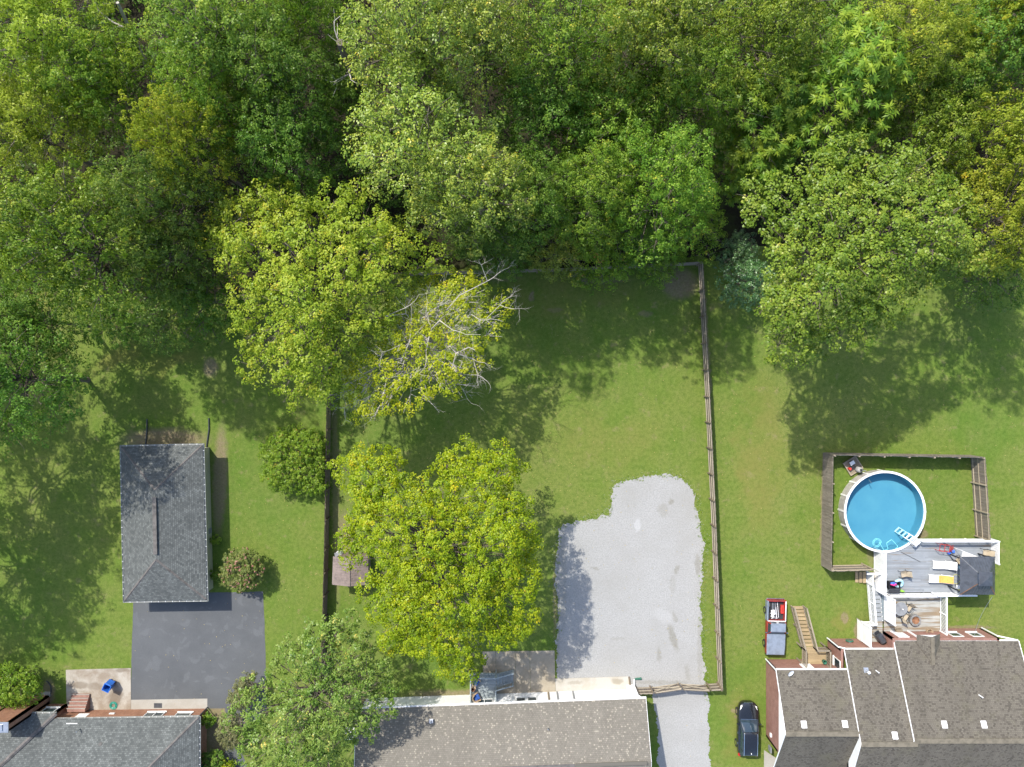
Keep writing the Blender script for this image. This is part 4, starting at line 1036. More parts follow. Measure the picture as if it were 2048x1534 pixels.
plank_fence('grey plank fence along the top of the pool enclosure, seen nearly edge-on', fa + Vector((.14, 0, 0)), fc_ - Vector((.03, 0, 0)), 2.1, -1, 12)
plank_fence('grey plank fence right of the pool showing its three rails and posts', fc_, fd_, 2.1, -1, 13)
plank_fence('short grey plank fence at the lower left of the pool beside the wooden steps', fb + Vector((.14, 0, 0)), fe, 2.1, 1, 14)

# ------------------------------------------------------------------ building helpers
def gutter(a, b, out, mat, parent, w=0.11, h=0.09, hang=0.6, name='gutter'):
    a = Vector(a); b = Vector(b); out = Vector(out).normalized(); d = (b - a); Ln = d.length; d.normalize(); z = Vector((0, 0, 1)); mb = MB()
    mb.beam(a + out * w / 2 - z * h, b + out * w / 2 - z * h, w, .008)
    mb.beam(a + out * w - z * h / 2, b + out * w - z * h / 2, .012, h)
    mb.beam(a + out * .008 - z * h / 2, b + out * .008 - z * h / 2, .012, h)
    for e in (a, b): mb.beam(e - z * h / 2, e + out * w - z * h / 2, .01, h)
    g_ = mb.build(name, mat, parent)
    k = int(Ln / hang); hm = MB()
    for i in range(1, k): hm.beam(a + d * (Ln * i / k) + z * .006, a + d * (Ln * i / k) + out * w + z * .006, .035, .01)
    if k > 1: o_ = hm.build('hanger', MATS['white_vinyl'], g_); o_['kind'] = 'stuff'
    return g_

def window(parent, a, b, zlo, zhi, nrm, t=0.03, frame='window_frame', split=1):
    a = Vector((a[0], a[1], 0)); b = Vector((b[0], b[1], 0)); n = Vector((nrm[0], nrm[1], 0)).normalized(); d = (b - a); Ln = d.length; d.normalize(); z = Vector((0, 0, 1)); mb = MB()
    o_ = n * 0.03
    for zz in (zlo, zhi): mb.beam(a + o_ + z * zz - d * .05, b + o_ + z * zz + d * .05, .06, .09)
    for q in [a + d * (Ln * i / split) for i in range(split + 1)]: mb.beam(q + o_ + z * (zlo + .045), q + o_ + z * (zhi - .045), .06, .08, n)
    w_ = mb.build('window', M[frame], parent)
    for i in range(split):
        p0 = a + d * (Ln * i / split + .04); p1 = a + d * (Ln * (i + 1) / split - .04)
        MB().beam(p0 + n * .012 + z * (zlo + zhi) / 2, p1 + n * .012 + z * (zlo + zhi) / 2, .015, zhi - zlo - .09).build('pane', M['pane'], w_)
    MB().beam(a + n * .06 + z * (zlo - .075) - d * .08, b + n * .06 + z * (zlo - .075) + d * .08, .12, .04).build('sill', M[frame], w_)
    return w_

def ridge_cap(a, b, parent, mat, w=0.26, name='ridge_cap'):
    a = Vector(a); b = Vector(b); d = (b - a).normalized(); s = d.cross(Vector((0, 0, 1))).normalized(); z = Vector((0, 0, 1)); mb = MB()
    k = max(1, int((b - a).length / .3)); f = lambda p, lift: [p - s * w / 2 - z * (.05 - lift), p + z * (.035 + lift), p + s * w / 2 - z * (.05 - lift)]
    for i in range(k):
        p0 = f(a.lerp(b, i / k), .012); p1 = f(a.lerp(b, (i + 1) / k), 0)
        mb.face([p0[0], p0[1], p1[1], p1[0]]); mb.face([p0[1], p0[2], p1[2], p1[1]])
    return mb.build(name, mat, parent)

def downspout(pts, parent, mat, w=.08, name='downspout'):
    mb = MB()
    for a, b in zip(pts[:-1], pts[1:]): mb.beam(a, b, w, w * .75)
    return mb.build(name, mat, parent)

def box_vent(p, slope_dir, parent, mat, s=(.36, .40, .14), name='roof_vent'):
    """low square vent sitting on a roof slope; slope_dir = (dz/dx, dz/dy)"""
    rx = math.atan(slope_dir[1]); ry = -math.atan(slope_dir[0])
    return MB().box((p[0], p[1], p[2] + s[2] * .4), s, 0, rx, ry, .86).box((p[0], p[1], p[2] + .0), (s[0] * 1.35, s[1] * 1.35, .02), 0, rx, ry).build(name, mat, parent)

# ------------------------------------------------------------------ garage (left)
ez = 2.4; zr = 3.8
e = [P(241.5, 893, ez), P(405.5, 889.5, ez), P(413.5, 1200.5, ez), P(248, 1203, ez)]
ra = P(309, 980, zr); rb_ = P(312, 1120, zr)
gar = thing('garage', 'detached garage with grey hipped shingle roof and long ridge vent, left of the yard', 'garage', ((e[0].x + e[2].x) / 2, (e[0].y + e[2].y) / 2, 0))
for nm, pts, u in [('roof_slope', [e[0], e[1], ra], (1, 0, 0)), ('roof_slope', [e[1], e[2], rb_, ra], (0, 1, 0)), ('roof_slope', [e[2], e[3], rb_], (1, 0, 0)), ('roof_slope', [e[3], e[0], ra, rb_], (0, 1, 0))]:
    MB().slab(pts, .10, u).build(nm, M['roof_grey'], gar)
for a in (e[0], e[1]): ridge_cap(a.lerp(ra, .02), ra, gar, M['ridge_grey'])
for a in (e[2], e[3]): ridge_cap(a.lerp(rb_, .02), rb_, gar, M['ridge_grey'])
rv0 = P(311, 994, zr); rv1 = P(312, 1108, zr)
MB().beam(ra.lerp(rb_, .1) + Vector((0, 0, .07)), ra.lerp(rb_, .92) + Vector((0, 0, .07)), .34, .10).build('ridge_vent', M['ridge_grey'], gar, bevel=.02)
for i in range(4):
    a = e[i]; b = e[(i + 1) % 4]; d = (b - a).normalized(); out = Vector((d.y, -d.x, 0)) * (-1)
    cen = (e[0] + e[2]) / 2
    if (a - cen).dot(out) < 0: out = -out
    gutter(a - Vector((0, 0, .03)) - d * .1, b - Vector((0, 0, .03)) + d * .1, out, M['gutter_dark'], gar)
ins = 0.42; w_ = [Vector((e[0].x + ins, e[0].y - ins, 0)), Vector((e[1].x - ins, e[1].y - ins, 0)), Vector((e[2].x - ins, e[2].y + ins, 0)), Vector((e[3].x + ins, e[3].y + ins, 0))]
for i in range(4): MB().wall(w_[(i + 1) % 4], w_[i], 0, ez + .02, .15).build('wall', M['siding_tan'], gar)
MB().prism([(q.x, q.y) for q in reversed(e)], ez - .09, ez - .07).build('soffit', M['white_trim'], gar)
# garage door facing the driveway, side window, corner boards
dr = MB(); y0 = w_[2].y - .03
for i in range(4): dr.box(((w_[2].x + w_[3].x) / 2, y0, .27 + i * .53), (4.8, .05, .5))
dr.build('garage_door', M['white_trim'], gar)
window(gar, (w_[1].x + .001, w_[1].y - 8.2), (w_[1].x + .001, w_[1].y - 7.2), .9, 1.9, (1, 0, 0))
for px, py, pz, xx in [((294, 838), (294, 858), (291.5, 884), e[0].x + 2.0), ((417.5, 836), (418, 858), (413.5, 889), e[1].x - .15)]:
    a, b, c = P(*px, .07), P(*py, .07), P(*pz, .07); c2 = Vector((c.x, w_[0].y + .12, .12))
    pth = [a.lerp(b, i / 8) for i in range(8)] + [b.lerp(c, i / 8) for i in range(8)] + [c.lerp(c2, i / 4) for i in range(5)]
    pth2 = []; rad = []
    for i in range(len(pth) - 1):
        for k in range(4): pth2.append(pth[i].lerp(pth[i + 1], k / 4)); rad.append(.062 + .008 * (k % 2))
    MB().tube(pth2, rad, 8).build('drain_pipe', M['dark_pipe'], gar)
    downspout([c2 + Vector((0, 0, .05)), c2 + Vector((0, 0, 2.0)), Vector((c2.x, e[0].y + .05, 2.3))], gar, M['gutter_dark'])
MB().box((w_[1].x + .12, P(0, 1060).y, .35), (.24, .5, .7)).build('utility_box', M['grey'], gar, bevel=.02)
MB().box((w_[1].x + .14, P(0, 1172).y, .25), (.28, .55, .5)).build('utility_box', M['rail_dark'], gar, bevel=.02)

# ------------------------------------------------------------------ brick house, bottom left
bh = thing('brick_house', 'orange brick house with grey hipped roof at the bottom left corner', 'house', (-40, -34, 0))
ez = 2.5; sl = .45; Z = Vector((0, 0, 1))
E1 = P(112, 1439, ez); E2 = P(398, 1434, ez); E0 = Vector((-58, E1.y - .1, ez))
R2 = E2 + Vector((-6, -6, 6 * sl)); R0 = Vector((-58, R2.y, R2.z)); B2 = E2 + Vector((0, -12, 0)); B0 = Vector((-58, B2.y, ez))
MB().slab([E0, E2, R2, R0], .1, (1, 0, 0)).build('roof_slope', M['roof_grey'], bh)
MB().slab([E2, B2, R2], .1, (0, 1, 0)).build('roof_slope', M['roof_grey'], bh)
MB().slab([B2, B0, R0, R2], .1, (1, 0, 0)).build('roof_slope', M['roof_grey'], bh)
ridge_cap(E2.lerp(R2, .01), R2, bh, M['ridge_grey']); ridge_cap(B2, R2, bh, M['ridge_grey']); ridge_cap(R2, R0, bh, M['ridge_grey'])
Wc = P(112, 1427, ez); wy = Wc.y
MB().slab([(-58, wy, ez), Wc, Wc + Vector((-5.6, -5.6, 5.6 * sl)), (-58, wy - 5.6, ez + 5.6 * sl)], .22, (1, 0, 0)).build('roof_slope', M['roof_grey'], bh)
ridge_cap(Wc + Z * .02, Wc + Vector((-5.6, -5.6, 5.6 * sl + .02)), bh, M['ridge_grey'], .34)
gutter(E2 - Z * .03, Vector((Wc.x + .02, E1.y, ez - .03)), (0, 1, 0), M['gutter_dark'], bh); gutter(Wc - Z * .03, Vector((-50, wy, ez - .03)), (0, 1, 0), M['gutter_dark'], bh); gutter(B2 - Z * .03, E2 - Z * .03, (1, 0, 0), M['gutter_dark'], bh)
wp = [Vector((-57.6, -29.35, 0)), Vector((-40.75, -29.35, 0)), Vector((-40.75, -29.93, 0)), Vector((-27.98, -29.78, 0)), Vector((-27.98, -41.1, 0)), Vector((-57.6, -41.1, 0))]
for i in range(6): MB().wall(wp[(i + 1) % 6], wp[i], 0, ez - .05, .2).build('wall', M['brick_orange'], bh)
window(bh, (-42.1, -29.348), (-40.95, -29.348), .9, 2.1, (0, 1)); window(bh, (-33.0, -29.83), (-31.4, -29.81), .75, 2.0, (0, 1), split=2); window(bh, (-30.2, -29.79), (-28.9, -29.78), .9, 2.1, (0, 1))
MB().box((-38.7, -29.90, 1.75), (.95, .06, 1.9)).build('door', M['white_trim'], bh)
MB().box((-27.96, -35, 1.2), (.05, 1.2, 1.2)).build('shutter', M['green_dark'], bh)
downspout([Vector((-27.9, -29.65, .05)), Vector((-27.9, -29.65, 2.2)), E2 + Vector((-.05, .05, -.1))], bh, M['dark_pipe'])
# tall exterior chimney
ch = MB(); cx0, cx1, cy0, cy1 = -44.7, -42.36, -29.28, -28.5
for a, b in (((cx0, cy1), (cx1, cy1)), ((cx1, cy1), (cx1, cy0)), ((cx1, cy0), (cx0, cy0)), ((cx0, cy0), (cx0, cy1))): ch.wall(b, a, 0, 5.45, .2)
chim = ch.build('chimney', M['brick_orange'], bh)
MB().box(((cx0 + cx1) / 2, (cy0 + cy1) / 2, 5.49), (cx1 - cx0 + .1, cy1 - cy0 + .1, .08)).box(((cx0 + cx1) / 2, (cy0 + cy1) / 2, 5.57), (1.5, .5, .08)).build('chimney_cap', M['galv'], chim)
MB().box((cx1 - 1.1, cy1 + .06, .08), (2.4, .4, .16)).build('hearth_base', M['concrete_g'], bh)
pt = P(157, 1460, 3.1); MB().tube([Vector((pt.x, pt.y, 2.9)), Vector((pt.x, pt.y, 3.45))], .045, 8).build('vent_pipe', M['galv'], bh)
pt = P(198, 1491, 3.6); box_vent((pt.x, pt.y, 2.5 + sl * (E1.y - pt.y) + .0), (0, -sl), bh, M['black'], (.3, .3, .14))
MB().box((P(112, 1414, .8).x, -29.32, .8), (.45, .06, .2)).build('wall_vent', M['white_trim'], bh); MB().box((P(224, 1426, .9).x, -29.83, .9), (.45, .06, .2)).build('wall_vent', M['white_trim'], bh)
# brick steps up to the back door
st = thing('brick_steps', 'red brick steps leading from the stained patio up to the brick house', 'steps', P(162, 1405))
for i in range(5):
    y1 = P(0, 1387 + i * 5.4).y; x0 = P(145, 0).x; x1 = P(181, 0).x
    m_ = MB(); a = Vector((x0, y1, 0)); hh = .16 * (i + 1) + .03
    yb = P(0, 1387 + (i + 1) * 5.4).y if i < 4 else -29.73
    y_ = y1
    m_.wall((x1, y_), (x0, y_), 0.03, hh, .02); m_.wall((x1, yb), (x1, y_), .03, hh, .02); m_.wall((x0, y_), (x0, yb), .03, hh, .02)
    m_.face([(x0, yb, hh), (x1, yb, hh), (x1, y_, hh), (x0, y_, hh)], [(x0, yb), (x1, yb), (x1, y_), (x0, y_)])
    m_.build('step', M['brick_red'], st)
    MB().box(((x0 + x1) / 2, y1 - .02, hh + .012), (x1 - x0 + .04, .06, .02)).build('nosing', M['concrete_g'], st)

# blue recycling bin, hose, mat, edging
bn = thing('recycling_bin', 'blue wheeled bin with its lid hanging open on the stained patio', 'bin')
m_ = MB()
for i in range(4):
    a = i * math.pi / 2; c, s_ = math.cos(a), math.sin(a)
    R_ = lambda x, y: (c * x - s_ * y, s_ * x + c * y)
    q = [(-.22, -.22, .04), (.22, -.22, .04), (.29, -.30, 1.0), (-.29, -.30, 1.0)]
    o1 = [(*R_(x, y), z) for x, y, z in q]; i1 = [(*R_(x * .93, y + .02), z + .02) for x, y, z in q]
    m_.face(o1); m_.face(list(reversed(i1)))
m_.box((0, 0, .05), (.44, .44, .03)); m_.build('body', M['blue_bin'], bn)
m_ = MB()
for sx, sy, dx, dy in ((0, -.31, .66, .07), (0, .31, .66, .07), (-.31, 0, .07, .55), (.31, 0, .07, .55)): m_.box((sx, sy, .985), (dx, dy, .05))
m_.build('rim', M['blue_bin'], bn)
MB().box((0, .40, .66), (.60, .05, .66), 0, .22).box((0, .36, 1.0), (.5, .10, .05)).build('lid', M['blue_bin'], bn, bevel=.02)
for sx in (-.24, .24): MB().tube([(sx - .03, .27, .13), (sx + .03, .27, .13)], .13, 14).build('wheel', M['black'], bn)
MB().tube([(-.22, .38, .98), (.22, .38, .98)], .018, 6).build('handle', M['blue_bin'], bn)
place(bn, P(225, 1367, .05), math.radians(-25))
hs = thing('garden_hose', 'coiled teal garden hose lying on the stained patio by the brick wall', 'hose')
pts = [(.27 * (1 - .04 * (k // 24)) * math.cos(k * .2618) + .012 * math.sin(k), .27 * (1 - .04 * (k // 24)) * math.sin(k * .2618), .03 + .022 * (k // 24)) for k in range(24 * 6)]
pts = [((.36 - .028 * (k / 24)) * math.cos(k * .2618), (.36 - .028 * (k / 24)) * math.sin(k * .2618), .02 + .007 * (k % 3)) for k in range(24 * 7)]
MB().tube(pts, .022, 6).build('hose', M['green_hose'], hs); MB().tube([pts[0], (pts[0][0] + .05, pts[0][1] + .16, .02)], .026, 6).build('nozzle', M['galv'], hs)
place(hs, P(227, 1411, .04))
mt = MB().box((0, 0, .008), (.74, .44, .016)).build('doormat', M['mat_dark'], bevel=.01); mt.location = P(316, 1411, .031); tag(mt, 'dark doormat on the pale walkway behind the brick house', 'mat')
eg = [P(100 + 6 * math.cos(a) * 2 - 14 + 4, 1380 - 18 * math.sin(a), .06) for a in np.linspace(-1.3, 1.35, 16)]
tag(MB().tube(eg, .05, 6).build('garden_edging', M['dark_pipe']), 'black curved garden edging beside the left evergreen bush', 'edging')

# ------------------------------------------------------------------ white house with tan roof, bottom centre
wh = thing('white_house', 'white sided house with wide grey-tan shingle roof at the bottom centre', 'house', (0, -31, 0))
ez = 3.0; EL = P(712, 1418.5, ez); ER = P(1292, 1397, ez); dv = (ER - EL).normalized(); nv = Vector((dv.y, -dv.x, 0))
dep = 4.75; rise = 1.6
RL = EL + nv * dep + Z * rise; RR = ER + nv * dep + Z * rise; BL = EL + nv * dep * 2; BR = ER + nv * dep * 2
MB().slab([EL, ER, RR, RL], .09, dv).build('roof_slope', M['roof_tan'], wh); MB().slab([RL, RR, BR, BL], .09, dv).build('roof_slope', M['roof_tan'], wh)
MB().beam(RL.lerp(RR, .745) + Z * .05, RL.lerp(RR, .985) + Z * .05, .30, .09).build('ridge_vent', M['roof_tan'], wh); 
MB().beam(RL + Z * .02, RL.lerp(RR, .742) + Z * .02, .24, .03).build('ridge_cap', M['ridge_grey'], wh)
for a, b in ((EL, RL), (RL, BL), (ER, RR), (RR, BR)): MB().beam(a - Z * .07, b - Z * .07, .03, .16).build('rake_board', M['white_trim'], wh)
gutter(ER - Z * .02 + dv * .02, EL - Z * .02, -nv, M['white'], wh, .13, .10, .92)
wi = .38
wi = .38
wA = EL + nv * wi + dv * .25; wB = ER + nv * wi - dv * .28; wC = BR - nv * wi - dv * .28; wD = BL - nv * wi + dv * .25
for q in (wA, wB, wC, wD): q.z = 0
for a, b, tp in ((wB, wA, None), (wC, wB, [(dep - wi, ez + rise * .9)]), (wD, wC, None), (wA, wD, [(dep - wi, ez + rise * .9)])):
    MB().wall(a, b, 0, ez - .04 + .12 * (tp is None), .18, tp).build('wall', M['siding_white'], wh)
MB().slab([EL - Z * .12, ER - Z * .12, ER - Z * .12 + nv * wi, EL - Z * .12 + nv * wi], .02, dv).build('soffit', M['white_trim'], wh)
def along(pxx):           # point on the back wall under photo column pxx
    X = (pxx - 1024) / F * (H - 1.4); t_ = (X - wA.x) / (wB.x - wA.x); return wA.lerp(wB, t_)
o_ = -nv * .004
for a, b in ((1033, 1050.5), (1055.5, 1073)): window(wh, along(a) + o_, along(b) + o_, 1.05, 1.85, -nv)
for a in (1098, 1116, 1148): MB().beam(along(a) - nv * .03 + Z * .12, along(a) - nv * .03 + Z * 2.55, .16, .04, -nv).build('trim_board', M['rail_dark'] if a == 1098 else M['grey'], wh)
window(wh, along(953) + o_, along(985) + o_, 1.15, 2.75, -nv, split=2)            # glass door onto the deck
q = along(1266); MB().wall(q - dv * -.33 - nv * .4, q - dv * .33 - nv * .4, 0, 2.84, .38).build('bump_out', M['siding_white'], wh)
q = along(1272) - nv * .50
ds = downspout([ER - dv * .35 - nv * .06 - Z * .1, q + Z * 2.6, q + Z * .35, q - nv * .42 + Z * .12 + dv * .1], wh, M['white'], .09)
gx0 = q - nv * .42 + Z * .12 + dv * .12; MB().tube([gx0, gx0 + dv * .28 - Z * .02, gx0 + dv * .62 - Z * .05], [.07, .095, .12], 8).build('downspout_sleeve', M['green_dark'], ds, label='dark green flared sleeve on the downspout end')
for px, py, s_ in ((1096, 1456, .05), (862, 1443, .05)):
    pt = P(px, py, 3.7); MB().tube([Vector((pt.x, pt.y, 3.3)), Vector((pt.x, pt.y, 4.0))], s_, 8).box((pt.x, pt.y, 3.62), (.34, .34, .02), 0, -.33).build('vent_pipe', M['galv'], wh)
MB().beam(P(1258, 1354, .08), P(1261, 1376, .08), .14, .16).build('step_board', M['rail_dark'], wh)
ac = thing('air_conditioner', 'small white air conditioner unit beside the left end of the tan-roofed house', 'air conditioner', P(702, 1462))
q = P(702, 1462); MB().box((q.x, q.y, .42), (.8, .8, .8)).build('casing', M['white_trim'], ac, bevel=.03); MB().lathe((q.x, q.y, .83), [(.3, 0), (.3, .02), (.1, .04)], 16).build('fan_grille', M['grey'], ac)

# raised grey deck with stairs
dk = thing('back_deck', 'small raised grey deck with stairs on the patio behind the white house', 'deck', P(968, 1372))
dz = 1.1; x0 = P(941, 0, dz).x; x1 = P(993, 0, dz).x; yt = P(0, 1347.5, dz).y; yb = wA.lerp(wB, .38).y + .05
n = int((yt - yb) / .145)
for i in range(n): MB().box(((x0 + x1) / 2, yt - (i + .5) * (yt - yb) / n, dz - .015), (x1 - x0, (yt - yb) / n - .012, .03)).build('board', M['deck_grey'], dk)
for xx in (x0 + .06, x1 - .06):
    for yy in (yt - .06, yb + .2): MB().box((xx, yy, (dz + .95) / 2 if xx < 0 else .5), (.09, .09, dz + .95)).build('post', M['deck_grey'], dk)
MB().beam((x0, yt - .02, dz - .13), (x1, yt - .02, dz - .13), .04, .2).beam((x0 + .02, yt - .05, dz - .13), (x0 + .02, yb, dz - .13), .04, .2).beam((x1 - .02, yt - .05, dz - .13), (x1 - .02, yb, dz - .13), .04, .2).build('rim_joist', M['deck_grey'], dk)
def railing(parent, a, b, zb0, zb1, hgt, mat, n=None, pitch=.12, post=True, bal=.035, railw=.10, base_gap=.09, posts=(0, 1)):
    """top rail, bottom rail and separate balusters; zb0/zb1 = floor heights at the two ends"""
    a = Vector((a[0], a[1], 0)); b = Vector((b[0], b[1], 0)); Ln = (b - a).length; k = n or max(2, int(Ln / pitch))
    f = lambda t_, z: a.lerp(b, t_) + Z * (zb0 + (zb1 - zb0) * t_ + z)
    MB().beam(f(0, hgt), f(1, hgt), railw, .04).build('top_rail', mat, parent); MB().beam(f(0, base_gap), f(1, base_gap), .05, .05).build('bottom_rail', mat, parent)
    for i in range(k):
        t_ = (i + .5) / k; MB().beam(f(t_, base_gap + .025), f(t_, hgt - .02), bal, bal).build('baluster', mat, parent)
    for t_ in posts: MB().beam(f(t_, -.05), f(t_, hgt + .05), .1, .1).build('post', mat, parent)
railing(dk, (x0 + .05, yt), (x0 + .05, yb + .1), dz, dz, .92, M['deck_grey'])
railing(dk, (x0, yt - .05), (x1, yt - .05), dz, dz, .92, M['deck_grey'])
railing(dk, (x1 - .05, P(0, 1374, dz).y), (x1 - .05, yb + .1), dz, dz, .92, M['deck_grey'])
xs1 = P(1026, 0).x; ya, yc = P(0, 1349.5, dz).y, P(0, 1372, dz).y
for i in range(6):
    xx = x1 + .02 + (xs1 - x1) * (i + .5) / 6; MB().box((xx, (ya + yc) / 2, dz - (i + 1) * dz / 7), ((xs1 - x1) / 6 - .015, ya - yc, .035)).build('tread', M['deck_grey'], dk)
for yy in (ya, yc): MB().beam((x1, yy, dz - .16), (xs1, yy, .1), .04, .22).build('stringer', M['deck_grey'], dk)
railing(dk, (x1, ya + .04), (xs1, ya + .04), dz, .1, .9, M['deck_grey'], posts=(1,)); railing(dk, (x1, yc - .04), (xs1, yc - .04), dz, .1, .9, M['deck_grey'], posts=(1,))

def wicker_chair(label, px, py, z, rz, group):
    t = thing('wicker_chair', label, 'chair', group=group)
    MB().box((0, 0, .36), (.66, .62, .10)).build('seat', M['wicker'], t, bevel=.03)
    bk = [(.30 * math.cos(a) * 1.1, -.05 + .34 * math.sin(a)) for a in np.linspace(math.pi * .02, math.pi * .98, 12)]
    m = MB()
    for (xa, ya_), (xb, yb_) in zip(bk[:-1], bk[1:]): m.beam((xa, ya_, .58), (xb, yb_, .58), .06, .5)
    m.build('backrest', M['wicker'], t)
    for s in (-1, 1): MB().beam((s * .34, -.30, .60), (s * .34, .1, .62), .09, .06).build('arm', M['wicker'], t)
    MB().box((0, -.04, .46), (.52, .50, .12)).build('cushion', M['blue_cushion'], t, bevel=.04)
    for sx in (-.28, .28):
        for sy in (-.26, .26): MB().tube([(sx, sy, 0), (sx * .95, sy * .95, .33)], .028, 6).build('leg', M['wicker'], t)
    return place(t, P(px, py, z), rz)
wicker_chair('tan wicker chair with blue cushion half under the maple on the grey deck', 952, 1359, dz, math.radians(50), 'wicker chairs on the back deck')
wicker_chair('tan wicker chair with blue cushion next to the house wall on the grey deck', 953, 1390, dz, math.radians(120), 'wicker chairs on the back deck')
tb = thing('side_table', 'small round wicker side table holding a brown pot between the blue-cushioned chairs', 'table')
MB().lathe((0, 0, 0), [(.16, 0), (.13, .2), (.25, .40), (.26, .44)], 18).build('table', M['wicker'], tb); place(tb, P(946.5, 1374, dz))
po = MB().lathe((0, 0, 0), [(.10, 0), (.16, .12), (.17, .2), (.145, .2), (.12, .08)], 18, False).build('clay_pot', M['terracotta'], smooth=True); po.location = P(946.5, 1374, dz) + Z * .44; tag(po, 'brown clay pot on the small wicker table of the grey deck', 'pot')

# shed under the maple
sh = thing('garden_shed', 'small shed with brown metal roof half hidden under the yard maple', 'shed', P(695, 1140))
a0 = P(666, 1113, 2.1); a1 = P(664, 1169, 2.1); r0 = P(698, 1113, 2.65); r1 = P(698, 1171, 2.65); r0.y = a0.y; r1.y = a1.y; b0 = Vector((2 * r0.x - a0.x, a0.y, 2.1)); b1 = Vector((2 * r1.x - a1.x, a1.y, 2.1))
for q in ([a1, a0, r0, r1], [r1, r0, b0, b1]): MB().slab(q, .04, (0, 1, 0)).build('roof_slope', M['brown_metal'], sh)
k = 11
for i in range(k + 1):
    for u, v in ((a0, r0), (b0, r0)):
        m0 = Vector((u.x, u.y + (a1.y - a0.y) * i / k, u.z + .012)); m1 = Vector((v.x, m0.y, v.z + .012)); MB().beam(m0, m1, .03, .03).build('roof_rib', M['brown_metal'], sh)
MB().beam(r0 + Z * .03, r1 + Z * .03, .2, .03).build('ridge_cap', M['brown_metal'], sh)
for u, v in (((a0.x + .2, a0.y - .15), (b0.x - .2, a0.y - .15)), ((b0.x - .2, a0.y - .15), (b1.x - .2, a1.y + .15)), ((b1.x - .2, a1.y + .15), (a1.x + .2, a1.y + .15)), ((a1.x + .2, a1.y + .15), (a0.x + .2, a0.y - .15))):
    MB().wall(v, u, 0, 2.08, .05).build('wall', M['brown_metal'], sh)
bc = thing('white_container', 'white lidded container at the corner of the brown-roofed shed', 'container', P(681, 1110)); q = P(681, 1106)
MB().box((q.x, q.y, .4), (.55, .5, .8), .3).build('body', M['white'], bc, bevel=.04); MB().box((q.x, q.y, .84), (.6, .55, .06), .3).build('lid', M['grey'], bc)

# ------------------------------------------------------------------ right-hand brick house
rh = thing('brown_roof_house', 'red brick house with three stepped brown shingle roofs at the bottom right corner', 'house', (34, -29, 0))
def gable_block(eL, eR_x, ez, ridge_px, zr, front=None):
    """roof block with its ridge along X; eave line at eL.y, height ez; ridge at zr; mirrored behind"""
    ey = eL.y; ry = P(0, ridge_px, zr).y; by = 2 * ry - ey
    be = ez
    if front: by = ry - (zr - 1.3) / front; be = 1.3
    xa = eL.x; xb = eR_x
    MB().slab([(xa, ey, ez), (xb, ey, ez), (xb, ry, zr), (xa, ry, zr)], .10, (1, 0, 0)).build('roof_slope', M['roof_brown'], rh)
    MB().slab([(xa, ry, zr), (xb, ry, zr), (xb, by, be), (xa, by, be)], .10, (1, 0, 0)).build('roof_slope', M['roof_brown'], rh)
    MB().beam((xa, ry, zr + .012), (xb, ry, zr + .012), .42, .05).build('ridge_cap', M['ridge_brown'], rh)
    for a, b in (((xa, ey, ez), (xa, ry, zr)), ((xa, ry, zr), (xa, by, be))):
        MB().beam(Vector(a) + Vector((-.02, 0, -.05)), Vector(b) + Vector((-.02, 0, -.05)), .04, .11).build('rake_board', M['white'], rh)
    gutter((xb, ey, ez - .02), (xa, ey, ez - .02), (0, 1, 0), M['white_trim'], rh, .11, .09, 1.2)
    return ry, by
EA = P(1552.5, 1340, 3.2); EB = P(1689, 1299, 2.70); EC = P(1788, 1282, 2.55); xR = P(2037, 0, 2.55).x
ryA, byA = gable_block(EA, EB.x + .3, 3.2, 1468, 5.4, .64); byA = ryA - (5.4 - 3.2) / .64 + .2
ryB, byB = gable_block(EB, EC.x + .3, 2.70, 1489, 5.75)
ryC, byC = gable_block(EC, xR, 2.55, 1482, 5.8)
MB().beam((xR + .02, EC.y, 2.5), (xR + .02, ryC, 5.75), .05, .16).build('rake_board', M['white'], rh)
# walls: brick below, white boards in the gables
wxA = P(1532, 0).x; wyA = P(0, 1318.5).y; wxB = P(1655, 0).x; wyB = P(0, 1277).y; wxC = EC.x - .15; wyC = P(0, 1256.5).y; wxR = P(1961, 0).x
def brick_wall(a, b, z0, z1, top=None): MB().wall(b, a, z0, z1, .2, top).build('wall', M['brick_red'], rh)
brick_wall((wxA, wyA), (wxB, wyA), 0, 3.1); brick_wall((wxA, byA + .4), (wxA, wyA), 0, 3.12)
MB().wall((wxA + .012, wyA), (wxA + .012, byA + .4), 3.12, 3.13, .12, [(0, 0)] and [(abs(byA + .4 - wyA), 3.13), (abs(ryA - wyA), 5.25)]).build('gable_board', M['siding_white'], rh)
brick_wall((wxB, wyB), (wxC, wyB), 0, 2.65); brick_wall((wxB, wyA + .2), (wxB, wyB), 0, 2.7)
brick_wall((wxC, wyC), (wxR, wyC), 0, 2.55); brick_wall((wxC, wyB), (wxC, wyC), 0, 2.6); brick_wall((wxR, wyC), (wxR, byC + .4), 0, 2.55)
brick_wall((wxR, byC + .4), (EB.x, byB + .4), 0, 2.5); brick_wall((EB.x, byA + .4), (wxA, byA + .4), 0, 2.9)
